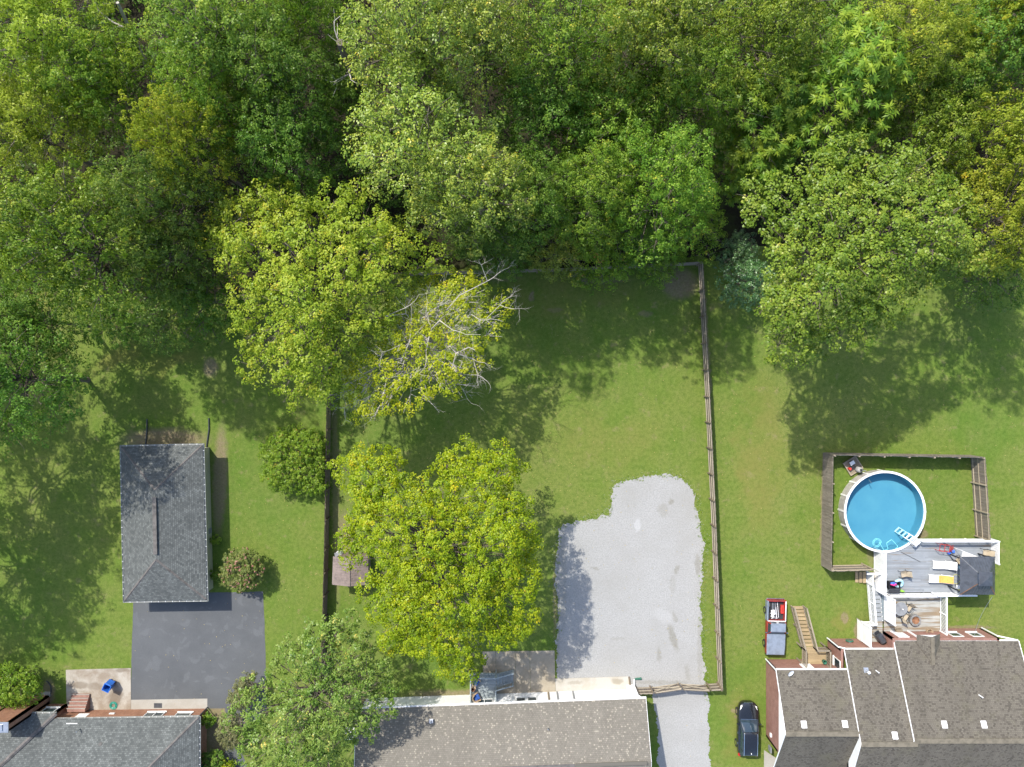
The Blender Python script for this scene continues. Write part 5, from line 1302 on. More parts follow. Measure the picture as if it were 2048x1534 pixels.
# white walls rising where the higher roofs pass the lower ones
MB().wall((EB.x + .12, EA.y), (EB.x + .12, byB + .4), 2.9, 3.2, .12, [(abs(byB + .4 - EA.y), 2.8), (abs(ryB - EA.y), 5.6)]).build('gable_board', M['siding_white'], rh)
MB().wall((EC.x + .12, EB.y), (EC.x + .12, byC + .4), 2.4, 2.7, .12, [(abs(byC + .4 - EB.y), 2.5), (abs(ryC - EB.y), 5.65)]).build('gable_board', M['siding_white'], rh)
window(rh, (wxB - .003, wyB - 1.1), (wxB - .003, wyB - 2.0), 1.4, 2.6, (-1, 0, 0), frame='tan_frame' if 'tan_frame' in M else 'window_frame')
for a, b in ((38.2, 39.1), (40.0, 40.9)): window(rh, (a + .9, wyC + .003), (b + .9, wyC + .003), 1.2, 2.2, (0, 1))
MB().box((P(1800, 0, 1.7).x, wyC + .04, 1.65), (.95, .06, 1.5)).build('door', M['white'], rh); MB().box((P(1618, 0, 2.2).x, wyA + .04, 2.1), (.95, .06, 1.8)).build('door', M['white'], rh)
for a, b in ((Vector((wxA - .06, wyA + .06, .05)), Vector((EA.x + .05, EA.y + .08, 3.1))), (Vector((wxB - .06, wyB + .08, .05)), Vector((EB.x + .1, EB.y + .08, 2.65))), (Vector((wxR + .06, wyC + .08, .05)), Vector((xR - .1, EC.y + .08, 2.55)))):
    downspout([a, Vector((a.x, a.y, b.z - .35)), b], rh, M['white'], .10)
MB().box((P(1540, 1500, 1.2).x, P(0, 1498, 1.2).y, 1.2), (.12, .5, .6)).build('electric_meter', M['grey'], rh); MB().box((wxA - .07, P(0, 1470, 1.4).y, 1.4), (.12, .3, .25)).build('wall_light', M['white'], rh)
sA = (5.4 - 3.2) / (EA.y - ryA); sB = (5.75 - 2.70) / (EB.y - ryB); sC = (5.8 - 2.55) / (EC.y - ryC)
for px, py, ey, ez_, sl_ in ((1608, 1449, EA.y, 3.2, sA), (1690, 1448, EA.y, 3.2, sA), (1790, 1471, EB.y, 2.70, sB), (1889, 1449, EC.y, 2.55, sC), (1968, 1449, EC.y, 2.55, sC)):
    z = 5.0
    for _ in range(5): q = P(px, py, z); z = ez_ + (ey - q.y) * sl_
    box_vent((q.x, q.y, z), (0, -sl_), rh, M['white'], (.34, .42, .15))
def roof_pt(px, py, ey, ez_, sl_):
    z = 5.0
    for _ in range(6): q = P(px, py, z); z = ez_ + (ey - q.y) * sl_
    return Vector((q.x, q.y, z))
for px, py, ey, ez_, sl_ in ((1752, 1341, EB.y, 2.70, sB), (1958, 1390, EC.y, 2.55, sC)):
    q = roof_pt(px, py, ey, ez_, sl_); MB().tube([q - Z * .1, q + Z * .5], .05, 8).build('vent_pipe', M['white'], rh)
q = roof_pt(1732, 1340, EB.y, 2.70, sB); m_ = MB(); m_.box(q + Z * .03, (.42, .42, .03), 0, -math.atan(sB)); m_.tube([q, q + Z * .3], .05, 8); m_.build('roof_flashing', M['galv'], rh)
MB().lathe(q + Vector((.1, -.1, .25)), [(.05, 0), (.12, .06), (.13, .14), (.06, .2)], 14).build('vent_cap', M['white'], rh)
q = roof_pt(1574, 1347, EA.y, 3.2, sA); MB().tube([q, q + Z * .35, q + Vector((.12, .15, .5))], .025, 6).build('dish_mast', M['galv'], rh)
dsh = MB(); c0 = q + Vector((.16, .2, .5)); nn_ = Vector((.35, -.35, .85)).normalized(); uu = nn_.orthogonal().normalized(); vv = nn_.cross(uu)
rim = [c0 + (uu * math.cos(a) * .30 + vv * math.sin(a) * .26) for a in np.linspace(0, 6.283, 19)[:-1]]; inn = [c0 - nn_ * .05 + (uu * math.cos(a) * .15 + vv * math.sin(a) * .13) for a in np.linspace(0, 6.283, 19)[:-1]]
for i in range(18): dsh.face([rim[i], rim[(i + 1) % 18], inn[(i + 1) % 18], inn[i]])
dsh.face(inn); dsh.build('satellite_dish', M['white_trim'], rh)
# small cross gable over the back door
g0 = P(1833.5, 1269.5, 2.7); g1 = P(1880, 1268.5, 2.7); gp_ = Vector(((g0.x + g1.x) / 2, g0.y, 3.35)); gb = Vector((gp_.x, EC.y - (3.35 - 2.55) / sC, 3.38))
gy2 = EC.y - .05 / sC
MB().slab([g0, gp_, gb, (g0.x, gy2, 2.7)], .07, (0, 1, 0)).build('porch_roof', M['roof_brown'], rh); MB().slab([gp_, g1, (g1.x, gy2, 2.7), gb], .07, (0, 1, 0)).build('porch_roof', M['roof_brown'], rh)
MB().beam(gp_ + Z * .02, gb + Z * .02, .3, .04).build('ridge_cap', M['ridge_brown'], rh)
MB().wall((g1.x - .12, g0.y - .12), (g0.x + .12, g0.y - .12), 2.4, 2.62, .06, [(g1.x - g0.x - .24, 2.62), ((g1.x - g0.x) / 2 - .12, 3.22)]).build('gable_board', M['white'], rh)
MB().wall((g0.x + .15, g0.y - .2), (g0.x + .15, wyC), .9, 2.6, .08).build('porch_wall', M['white'], rh)

# ------------------------------------------------------------------ side stairs of tan wood
ss = thing('side_stairs', 'tan wooden stairs and landing beside the parked pickup', 'stairs', P(1605, 1260))
lz = 1.2; xl0 = P(1604, 0, lz).x; xl1 = P(1626, 0, lz).x; xl2 = P(1652, 0, lz).x; yl0 = P(0, 1294, lz).y; yl1 = wyA + .02
yb0 = P(0, 1211).y; nst = 11; xb0, xb1 = P(1581, 0).x, P(1605, 0).x
for i in range(nst):
    t_ = (i + .5) / nst; yy = yb0 + (yl0 - yb0) * t_; xx = (xb0 + (xl0 - xb0) * t_, xb1 + (xl1 + .05 - xb1) * t_)
    MB().box(((xx[0] + xx[1]) / 2, yy, (i + 1) * lz / (nst + 1)), (xx[1] - xx[0], abs(yl0 - yb0) / nst * .88, .04)).build('tread', M['tan_wood'], ss)
n = 11
for i in range(n):
    yy = yl0 + (yl1 - yl0) * (i + .5) / n; MB().box(((xl0 + xl2) / 2, yy, lz - .02), (xl2 - xl0, abs(yl1 - yl0) / n - .012, .04)).build('board', M['tan_wood'], ss)
for a, b in (((xb0, yb0), (xl0, yl0)), ((xb1, yb0), (xl1 + .05, yl0))):
    MB().beam((a[0], a[1], .04), (b[0], b[1], lz - .12), .05, .24).build('stringer', M['grey_wood'], ss)
    railing(ss, a, b, .1, lz, .92, M['grey_wood'], pitch=.13, railw=.12)
railing(ss, (xl0, yl0), (xl0, yl1), lz, lz, .95, M['grey_wood'], pitch=.13, railw=.12); railing(ss, (xl1 + .05, yl0), (xl2, yl0), lz, lz, .95, M['grey_wood'], pitch=.13, railw=.12); railing(ss, (xl2, yl0), (xl2, yl1), lz, lz, .95, M['grey_wood'], pitch=.13, railw=.12)
for a in ((xl0, yl0), (xl2, yl0), (xl0, yl1 + .1), (xl2, yl1 + .1), ((xb0 + xl0) / 2, (yb0 + yl0) / 2), ((xb1 + xl1) / 2, (yb0 + yl0) / 2)): MB().beam((a[0], a[1], 0), (a[0], a[1], lz - .05), .1, .1).build('support_post', M['grey_wood'], ss)
tk = MB().lathe((0, 0, 0), [(.16, 0), (.19, .3), (.19, .32), (.15, .32), (.13, .06)], 16, False).build('plant_pot', M['green_dark'], smooth=True); tk.location = P(1647, 1322, lz); tag(tk, 'green plant pot in the corner of the tan stair landing', 'pot')

# ------------------------------------------------------------------ above-ground swimming pool
pc = P(1770, 1023.5, 1.3); PR = 3.66
pool = thing('swimming_pool', 'round above-ground swimming pool with white rim and blue water', 'pool', (pc.x, pc.y, 0))
def ring(r0, r1, z0, z1, n=72):
    m = MB(); base = []
    for rr, zz in ((r0, z0), (r1, z0), (r1, z1), (r0, z1)):
        base.append([(pc.x + rr * math.cos(2 * math.pi * k / n), pc.y + rr * math.sin(2 * math.pi * k / n), zz) for k in range(n)])
    for j in range(4):
        a = base[j]; b = base[(j + 1) % 4]
        for k in range(n): m.face([a[k], a[(k + 1) % n], b[(k + 1) % n], b[k]])
    return m
ring(PR - .10, PR - .05, 0, 1.27).build('pool_wall', M['pool_wall'], pool)
ring(PR - .14, PR - .102, 0.02, 1.26).build('liner_side', M['liner'], pool)
MB().lathe((pc.x, pc.y, .02), [(PR - .12, 0), (PR - .12, .03)], 72).build('liner_floor', M['liner'], pool)
MB().lathe((pc.x, pc.y, 1.08), [(PR - .142, 0)], 72, True, False).build('water', M['water'], pool)
n = 16
for k in range(n):
    a0_, a1_ = 2 * math.pi * (k + .012) / n, 2 * math.pi * (k + .988) / n; m_ = MB(); seg = 6
    ps = []
    for rr, zz in ((PR - .17, 1.27), (PR + .02, 1.27), (PR + .02, 1.32), (PR - .17, 1.32)): ps.append([(pc.x + rr * math.cos(a0_ + (a1_ - a0_) * i / seg), pc.y + rr * math.sin(a0_ + (a1_ - a0_) * i / seg), zz) for i in range(seg + 1)])
    for j in range(4):
        for i in range(seg): m_.face([ps[j][i], ps[j][i + 1], ps[(j + 1) % 4][i + 1], ps[(j + 1) % 4][i]])
    m_.face([ps[j][0] for j in range(4)]); m_.face([ps[3 - j][-1] for j in range(4)])
    m_.build('rim_section', M['white'], pool)
    aa = 2 * math.pi * k / n; MB().box((pc.x + (PR - .02) * math.cos(aa), pc.y + (PR - .02) * math.sin(aa), .63), (.06, .15, 1.26), aa).build('upright', M['white_trim'], pool)
    MB().box((pc.x + (PR - .075) * math.cos(aa), pc.y + (PR - .075) * math.sin(aa), 1.33), (.20, .12, .03), aa).build('rim_cap', M['white_trim'], pool)
# A-frame ladder over the rim
ld = thing('pool_ladder', 'white ladder hung over the pool rim from the deck', 'ladder')
for s in (-.26, .26):
    MB().tube([(s, -.45, .0), (s, -.35, 1.05), (s, -.2, 1.25), (s, .2, 1.25), (s, .38, 1.05), (s, 1.15, -.75)], .035, 6).build('side_rail', M['white'], ld)
for i in range(5): t_ = i / 4; MB().box((0, .42 + .70 * t_, .95 - 1.55 * t_), (.50, .14, .04)).build('rung', M['white'], ld)
MB().box((0, 0, 1.22), (.5, .42, .03)).build('platform', M['white_trim'], ld)
aa = math.radians(-47); place(ld, (pc.x + (PR - .05) * math.cos(aa), pc.y + (PR - .05) * math.sin(aa), .20 + .0), aa + math.radians(90))
ld.location.z = .75 - .0
# vacuum hose floating at the lower edge
q = P(1754, 1086, 1.12); pts = []
for k in range(60): a = k * .22; rr = .42 - .0035 * k; pts.append((q.x + rr * math.cos(a), q.y + rr * math.sin(a), 1.09 + .01 * (k % 3)))
q2 = P(1776, 1098, 1.1); q3 = P(1783, 1079, 1.1); q4 = P(1795, 1092, 1.1)
last = Vector(pts[-1]); ctl = [last, P(1768, 1101, 1.1), q2, P(1773, 1086, 1.1), q3, P(1789, 1085, 1.1), q4, P(1794, 1096, 1.1), P(1789, 1098, 1.1)]
for a, b in zip(ctl[:-1], ctl[1:]): pts += [tuple(a.lerp(b, k / 4)) for k in range(4)]
tag(MB().tube(pts, .019, 6).build('pool_hose', M['cyan_hose']), 'pale cyan vacuum hose coiled floating at the lower edge of the pool', 'hose')
# pump platform
pu = thing('pump_platform', 'square timber platform with pool pump and filter at the upper left of the pool', 'platform', group=None)
for i in range(9): MB().box((0, -.56 + i * .14, .14), (1.25, .125, .03)).build('board', M['grey_wood'], pu)
for sx, sy, dx, dy in ((0, -.64, 1.35, .08), (0, .64, 1.35, .08), (-.64, 0, .08, 1.2), (.64, 0, .08, 1.2)): MB().box((sx, sy, .2), (dx, dy, .12)).build('edge_board', M['pool_rail'], pu)
for sx, sy in ((-.6, -.6), (.6, -.6), (-.6, .6), (.6, .6)): MB().box((sx, sy, .06), (.1, .1, .12)).build('foot', M['rail_dark'], pu)
place(pu, P(1704, 931), math.radians(32))
fl = thing('pool_filter', 'pale round sand filter on the timber pump platform', 'filter')
MB().lathe((0, 0, 0), [(.24, 0), (.26, .1), (.26, .5), (.2, .62), (.08, .68)], 20).build('tank', M['stone_white'], fl, smooth=True); MB().box((0, 0, .74), (.14, .2, .12)).build('valve', M['black'], fl); MB().tube([(.05, 0, .74), (.4, -.05, .72), (.55, -.3, .5), (.7, -.75, .5), (.85, -1.15, .9)], .03, 6).build('pipe', M['grey'], fl)
place(fl, P(1713, 938) + Z * .155, 0)
pm_ = thing('pool_pump', 'dark pump with red cap on the timber pump platform', 'pump')
MB().box((0, 0, .12), (.5, .26, .24)).build('motor', M['black'], pm_, bevel=.03); MB().lathe((-.3, .02, .0), [(.13, 0), (.13, .3), (.1, .33)], 14).build('strainer', M['red'], pm_)
place(pm_, P(1702, 934) + Z * .155, math.radians(30))
bx_ = thing('storage_tub', 'small grey tub behind the pump on the timber platform', 'tub'); MB().box((0, 0, .14), (.42, .3, .26)).build('body', M['grey'], bx_, bevel=.03); MB().box((0, 0, .29), (.45, .33, .03)).build('lid', M['white_trim'], bx_)
place(bx_, P(1700, 925) + Z * .155, math.radians(32))

# ------------------------------------------------------------------ pool deck
pd = thing('pool_deck', 'large grey painted deck beside the pool with white railings', 'deck', P(1850, 1140))
DZ = 1.2; dx0 = 33.2; dx1 = 43.1; dy1 = -14.0; dy0 = -18.8
n = 33
for i in range(n):
    yy = dy1 + (dy0 - dy1) * (i + .5) / n; xs = dx0
    dyc = yy - pc.y; rr = PR + .06
    if abs(dyc) < rr:
        xs = max(xs, pc.x + math.sqrt(rr * rr - dyc * dyc))
    hw = (dy1 - dy0) / n - .01
    cut = xs + (dx1 - xs) * rnd.uniform(.35, .65)
    for a, b in ((xs, cut - .003), (cut + .003, dx1)): MB().box(((a + b) / 2, yy, DZ - .015), (b - a, hw, .03)).build('board', M['deck_blue'], pd)
for xx in (33.4, 36.5, 39.8, 42.9):
    for yy in (-15.4, -17.0, -18.6):
        if math.hypot(xx - pc.x, yy - pc.y) > PR + .15: MB().box((xx, yy, .58), (.1, .1, 1.16)).build('support_post', M['grey_wood'], pd)
MB().wall((dx0, dy0 + .01), (dx1, dy0 + .01), .05, DZ - .04, .03).build('skirting', M['skirt_blue'], pd); MB().wall((dx1, dy0), (dx1, dy1), .05, DZ - .04, .03).build('skirting', M['skirt_blue'], pd)
def panel_run(parent, a, b, z0, z1, n, mat=None, posts=True, w=.03, rails=True):
    a = Vector((a[0], a[1], 0)); b = Vector((b[0], b[1], 0)); d = (b - a); Ln = d.length; d.normalize(); mat = mat or M['white']
    for i in range(n):
        s0 = Ln * i / n + .05; s1 = Ln * (i + 1) / n - .05; k = max(2, int((s1 - s0) / .17))
        for j in range(k):
            c0 = a + d * (s0 + (s1 - s0) * (j + .04) / k); c1 = a + d * (s0 + (s1 - s0) * (j + .96) / k)
            MB().beam(c0 + Z * (z0 + z1) / 2, c1 + Z * (z0 + z1) / 2, w, z1 - z0 - .1).build('panel_board', mat, parent)
        if rails:
            for zz in (z0 + .06, z1 - .05): MB().beam(a + d * s0 + Z * zz, a + d * s1 + Z * zz, .06, .11).build('rail', mat, parent)
    for i in range(n + 1):
        if posts: MB().beam(a + d * Ln * i / n + Z * z0, a + d * Ln * i / n + Z * (z1 + .06), .11, .11).build('post', mat, parent)
panel_run(pd, (dx0 - .06, -15.05), (dx0 - .06, dy0), .1, 2.2, 2)
railing(pd, (36.4, dy1 + .02), (dx1 - .05, dy1 + .02), DZ, DZ, 1.0, M['white'], pitch=.125, railw=.16, posts=(0, .33, .66, 1))
panel_run(pd, (dx1 + .03, dy1), (dx1 + .03, dy1 - 2.0), .6, 2.25, 1)
railing(pd, (37.8, dy0 - .02), (41.2, dy0 - .02), DZ, DZ, .95, M['white'], pitch=.125, railw=.14, posts=(0, .5, 1))

# house deck, higher, with stairs and privacy panels
hd = thing('house_deck', 'weathered white and brown deck behind the brown-roofed house with privacy panels', 'deck', P(1825, 1240))
HZ = 0.9; hx0, hx1, hy1, hy0 = 33.63, 38.7, -18.95, wyC + .02
n = 24
for i in range(n):
    yy = hy1 + (hy0 - hy1) * (i + .5) / n; hw = (hy1 - hy0) / n - .01; cut = hx0 + (hx1 - hx0) * rnd.uniform(.3, .7)
    for a, b in ((hx0, cut - .003), (cut + .003, hx1)): MB().box(((a + b) / 2, yy, HZ - .015), (b - a, hw, .03)).build('board', M['deck_worn'], hd)
lx0 = 31.55; ly1 = -21.5; ly0 = wyB + .02; n = 14
for i in range(n):
    yy = ly1 + (ly0 - ly1) * (i + .5) / n; MB().box(((lx0 + min(hx0, wxC)) / 2 - .0, yy, HZ - .018), (min(hx0, wxC) - lx0 - .02, (ly1 - ly0) / n - .01, .03)).build('board', M['deck_worn'], hd)
for xx, yy in ((lx0 + .05, ly1 - .05), (lx0 + .05, ly0 + .1), (hx0 + .05, hy1 - .05), (hx1 - .05, hy1 - .05), (hx1 - .05, hy0 + .1)): MB().box((xx, yy, .43), (.1, .1, .86)).build('support_post', M['grey_wood'], hd)
MB().wall((hx0 - .01, hy1), (hx0 - .01, ly1), .05, HZ - .04, .03).build('skirting', M['skirt_blue'], hd); MB().wall((hx1 + .01, hy0), (hx1 + .01, hy1), .05, HZ - .04, .03).build('skirting', M['skirt_blue'], hd)
MB().wall((lx0 - .01, ly1), (lx0 - .01, ly0 + .05), .2, HZ - .04, .03).build('skirting', M['white'], hd)
panel_run(hd, (hx0 + .02, hy1 - .1), (hx0 + .02, hy1 - 2.3), HZ + .05, 2.75, 2)
panel_run(hd, (lx0 + .03, ly1), (lx0 + .03, ly0 + .15), HZ + .05, 2.7, 1)
railing(hd, (lx0, ly1 - .02), (32.45, ly1 - .02), HZ, HZ, .95, M['white'], pitch=.12, railw=.14)
railing(hd, (hx0 + .1, hy1 + .0), (hx1 - .02, hy1 + .0), HZ, HZ, 1.0, M['white'], pitch=.12, railw=.15, posts=(.35, .7, 1))
railing(hd, (hx1 + .0, hy1), (hx1 + .0, hy0 + .05), HZ, HZ, 1.0, M['white'], pitch=.12, railw=.14, posts=(.5, 1))
sz0 = .3; sy0, sx0, sx1 = -18.1, 32.45, 33.55; n = 9
for i in range(n):
    t_ = (i + .5) / n; yy = sy0 + (ly1 - sy0) * t_; MB().box(((sx0 + sx1) / 2, yy, sz0 + (i + 1) * (HZ - sz0) / (n + 1)), (sx1 - sx0, abs(ly1 - sy0) / n * .9, .035)).build('tread', M['deck_blue'], hd)
for xx in (sx0 + .03, sx1 - .03): MB().beam((xx, sy0, sz0 - .1), (xx, ly1, HZ - .15), .04, .24).build('stringer', M['white'], hd)
railing(hd, (sx0 + .02, sy0), (sx0 + .02, ly1), sz0, HZ, .95, M['white'], pitch=.12, railw=.14, posts=(.5,))
n = 6
for i in range(n): MB().box(((sx0 + sx1) / 2, -17.2 - (i + .5) * .15, sz0 - .015), (sx1 - sx0, .14, .03)).build('board', M['deck_worn'], hd)
for xx in (sx0 + .05, sx1 - .1):
    for yy in (-17.25, -18.05): MB().box((xx, yy, .14), (.09, .09, .27)).build('support_post', M['grey_wood'], hd)
panel_run(hd, (sx0 - .04, -17.15), (sx0 - .04, -18.15), .1, 1.4, 1)
MB().beam((31.8, -17.05, 1.5), (33.1, -17.05, 1.5), .16, .05).build('gate_beam', M['white'], hd)
sp = thing('wooden_steps', 'three broad wooden steps on the grass left of the deck gate', 'steps', P(1713, 1155))
for i in range(3):
    xx = 31.55 + i * .3; MB().box((xx, -17.7, .10 + .11 * i), (.27, 1.0, .05)).build('tread', M['tan_wood'], sp)
for yy in (-17.25, -18.15): MB().prism([(31.45, yy - .02), (32.3, yy - .02), (32.3, yy + .02), (31.45, yy + .02)], 0, .075).build('stringer', M['grey_wood'], sp)
MB().box((31.85, -17.7, .12), (.26, .9, .08)).box((32.15, -17.7, .17), (.26, .9, .18)).build('riser', M['grey_wood'], sp)

# ------------------------------------------------------------------ gazebo
gz = thing('gazebo', 'square gazebo with dark grey metal roof and rusty hip seams on the pool deck', 'gazebo', (40.6, -16.75, DZ))
gx0, gx1, gy0, gy1 = 39.06, 42.12, -18.42, -15.1; ze, zt = 3.2, 4.0; gc = Vector(((gx0 + gx1) / 2, (gy0 + gy1) / 2, 0)); tw = .50
co = [Vector((gx0, gy1, ze)), Vector((gx1, gy1, ze)), Vector((gx1, gy0, ze)), Vector((gx0, gy0, ze))]; ti = [Vector((gc.x + sx * tw, gc.y + sy * tw, zt)) for sx, sy in ((-1, 1), (1, 1), (1, -1), (-1, -1))]
for i in range(4):
    j = (i + 1) % 4; u = (co[j] - co[i]).normalized(); MB().slab([co[i], co[j], ti[j], ti[i]], .03, u).build('roof_slope', M['metal_roof'], gz)
    Ln = (co[j] - co[i]).length; k = 13
    up = ((ti[i] + ti[j]) / 2 - (co[i] + co[j]) / 2)
    for q in range(1, k):
        s = Ln * q / k; inset = (Ln - 2 * tw) / 2; mx = min(1, s / inset, (Ln - s) / inset)
        a = co[i] + u * s + Z * .012; MB().beam(a, a + up * mx, .025, .02).build('roof_rib', M['metal_roof'], gz)
    m_ = MB(); a, b = co[i], ti[i]
    m_.beam(a.lerp(b, .0) + Z * .02, b + Z * .02, .055, .02); m_.build('hip_seam', M['rust'] if i in (2, 3) else M['metal_roof'], gz)
tp = [p + Vector((0, 0, .16)) for p in [Vector((gc.x + sx * .60, gc.y + sy * .60, zt + .14)) for sx, sy in ((-1, 1), (1, 1), (1, -1), (-1, -1))]]; apx = Vector((gc.x, gc.y, zt + .52)); m_ = MB()
for i in range(4): m_.slab([tp[i], tp[(i + 1) % 4], apx], .03, tp[(i + 1) % 4] - tp[i])
m_.build('top_vent', M['metal_roof'], gz)
for c in ti: MB().beam(c.lerp(Vector((gc.x, gc.y, c.z)), .1), c.lerp(Vector((gc.x, gc.y, c.z)), .1) + Z * .3, .04, .04).build('vent_post', M['black'], gz)
for c in co:
    q = c.lerp(Vector((gc.x, gc.y, ze)), .12); MB().box((q.x, q.y, (DZ + ze) / 2), (.1, .1, ze - DZ)).build('post', M['black'], gz)
for i in range(4):
    a = co[i].lerp(Vector((gc.x, gc.y, ze)), .12); b = co[(i + 1) % 4].lerp(Vector((gc.x, gc.y, ze)), .12); MB().beam(a - Z * .05, b - Z * .05, .06, .12).build('eave_beam', M['black'], gz)
tg = thing('shade_sail', 'white triangular awning cloth beside the upper left of the gazebo', 'awning', P(1938, 1110, 1.2))
a, b, c = P(1926, 1102, 2.6), P(1922, 1116, 2.3), P(1962, 1115.5, 2.9); m_ = MB(); nn_ = (b - a).cross(c - a).normalized() * .012; m_.poly([a, b, c, a - nn_, b - nn_, c - nn_], [(0, 1, 2), (5, 4, 3), (0, 3, 4, 1), (1, 4, 5, 2), (2, 5, 3, 0)]); m_.build('cloth', M['white'], tg)
for q in (a, b): MB().tube([Vector((q.x, q.y, DZ)), q], .025, 6).build('pole', M['white_trim'], tg)

# ------------------------------------------------------------------ furniture on the decks
def lounger(label, px, py, rz, towel=False):
    t = thing('sun_lounger', label, 'sun lounger', group='white loungers on the pool deck')
    prof = [(-1.0, .34), (-.45, .36), (.05, .30), (.35, .33), (1.0, .62)]
    for k in range(len(prof) - 1):
        a, b = prof[k], prof[k + 1]; n_ = 4
        for j in range(n_):
            p0 = (a[0] + (b[0] - a[0]) * (j + .04) / n_, a[1] + (b[1] - a[1]) * (j + .04) / n_); p1 = (a[0] + (b[0] - a[0]) * (j + .96) / n_, a[1] + (b[1] - a[1]) * (j + .96) / n_)
            MB().beam((p0[0], 0, p0[1]), (p1[0], 0, p1[1]), .60, .03).build('slat', M['white'], t)
    for s in (-1, 1):
        MB().tube([(x, s * .33, z) for x, z in prof], .03, 6).build('side_rail', M['white'], t)
        for xx, zz in ((-.85, .34), (.30, .31)): MB().tube([(xx, s * .31, 0), (xx, s * .31, zz)], .03, 6).build('leg', M['white'], t)
    place(t, P(px, py, DZ), rz)
    return t
lounger('white slatted sun lounger without towel, upper of the two on the deck', 1884, 1128.5, math.radians(-2))
lt = lounger('white sun lounger with an orange towel over its upper half', 1876, 1156, math.radians(-2))
tw_ = MB(); pr_ = [(-.12, .345), (.05, .33), (.35, .365), (1.0, .655), (1.04, .55)]
for a, b in zip(pr_[:-1], pr_[1:]): tw_.beam((a[0], 0, a[1]), (b[0] + .01, 0, b[1]), .66, .02)
tow = tw_.build('towel', M['orange']); place(tow, P(1876, 1156, DZ), math.radians(-2)); tag(tow, 'orange towel spread over the lower sun lounger', 'towel')

def sling_chair(label, px, py, z, rz, mat='tan_fabric', group='tan sling chairs'):
    t = thing('sling_chair', label, 'chair', group=group)
    MB().beam((0, -.26, .42), (0, .22, .38), .50, .02).build('seat', M[mat], t); MB().beam((0, .22, .38), (0, .46, .92), .50, .02, (0, 1, 0)).build('backrest', M[mat], t)
    for s in (-.28, .28):
        MB().tube([(s, -.30, 0), (s, -.30, .62), (s, .25, .66), (s, .34, .66)], .02, 6).build('arm', M['black'], t)
        MB().tube([(s, .38, 0), (s, .20, .40), (s, .48, .95)], .02, 6).build('back_leg', M['black'], t); MB().tube([(s, -.28, .43), (s, .22, .39)], .018, 6).build('seat_rail', M['black'], t)
    return place(t, P(px, py, z), rz)
sling_chair('tan sling chair alone in the middle of the grey pool deck', 1803, 1146, DZ, math.radians(-80))
sling_chair('tan sling chair in the upper right corner of the pool deck', 1966, 1103, DZ, math.radians(-95))
sling_chair('tan sling chair left of the gazebo near the white awning', 1912, 1119, DZ, math.radians(-140))
sling_chair('tan sling chair at the round table on the weathered house deck', 1812, 1213, HZ, math.radians(-35))
sling_chair('tan sling chair pulled up to the fire pit on the weathered deck', 1805, 1231, HZ, math.radians(150))
tb = thing('patio_table', 'dark round patio table partly hidden by the white privacy panel', 'table')
MB().lathe((0, 0, .70), [(.60, 0), (.62, .02), (.6, .04)], 32).build('table_top', M['grey'], tb)
for k in range(4): a = k * 1.57 + .4; MB().tube([(.42 * math.cos(a), .42 * math.sin(a), 0), (.3 * math.cos(a), .3 * math.sin(a), .7)], .02, 6).build('leg', M['black'], tb)
place(tb, P(1793, 1213, HZ))
cu = MB().lathe((0, 0, 0), [(.05, 0), (.06, .1), (.05, .1), (.04, .02)], 12, False).build('cup', M['white'], smooth=True); cu.location = P(1796, 1213, HZ) + Z * .74; tag(cu, 'small white cup on the dark round patio table', 'cup')
fp = thing('fire_pit', 'round grey stone fire pit with rusty bowl on the weathered deck', 'fire pit')
for k in range(18):
    a = 2 * math.pi * k / 18
    for j in range(2): MB().box((.42 * math.cos(a + j * .17), .42 * math.sin(a + j * .17), .10 + j * .18), (.17, .14, .17), a + j * .17).build('stone', M['stone_grey'], fp)
MB().lathe((0, 0, .05), [(.33, .30), (.34, .32), (.26, .2), (.05, .12)], 24, True, False).build('bowl', M['rust'], fp)
place(fp, P(1827, 1238, HZ))
wb_ = thing('wicker_basket', 'tan wicker basket near the porch gable on the weathered deck', 'basket'); MB().lathe((0, 0, 0), [(.2, 0), (.28, .3), (.30, .32), (.25, .32), (.18, .06)], 20, False).build('body', M['wicker'], wb_); MB().lathe((0, 0, .05), [(.18, 0), (.1, .12)], 12).build('contents', M['rail_dark'], wb_); place(wb_, P(1856, 1262, HZ))
cb = MB().box((0, 0, .2), (.55, .42, .4)).box((0, 0, .41), (.5, .03, .03)).build('wooden_crate', M['rail_dark'], bevel=.01); place(cb, P(1795, 1261, HZ), .15); tag(cb, 'brown wooden box below the privacy panel on the weathered deck', 'box')
gr = thing('barbecue_grill', 'dark kettle-shaped gas barbecue on the small landing by the brick wall', 'grill')
MB().box((0, 0, .35), (.75, .5, .66)).build('cabinet', M['grey'], gr, bevel=.03)
lidm = MB(); 
for k in range(8):
    a0_, a1_ = math.pi * k / 8, math.pi * (k + 1) / 8
    lidm.face([(-.42, .30 * math.cos(a0_), .72 + .30 * math.sin(a0_)), (.42, .30 * math.cos(a0_), .72 + .30 * math.sin(a0_)), (.42, .30 * math.cos(a1_), .72 + .30 * math.sin(a1_)), (-.42, .30 * math.cos(a1_), .72 + .30 * math.sin(a1_))])
for s in (-.42, .42): lidm.face([(s, .30 * math.cos(math.pi * k / 8), .72 + .30 * math.sin(math.pi * k / 8)) for k in range(9)])
lidm.build('lid', M['metal_roof'], gr); MB().tube([(-.3, -.33, .82), (.3, -.33, .82)], .018, 6).build('handle', M['chrome'], gr)
for s in (-1, 1): MB().box((s * .56, 0, .72), (.26, .46, .03)).build('side_shelf', M['black'], gr)
place(gr, P(1753, 1270, HZ), math.radians(125))
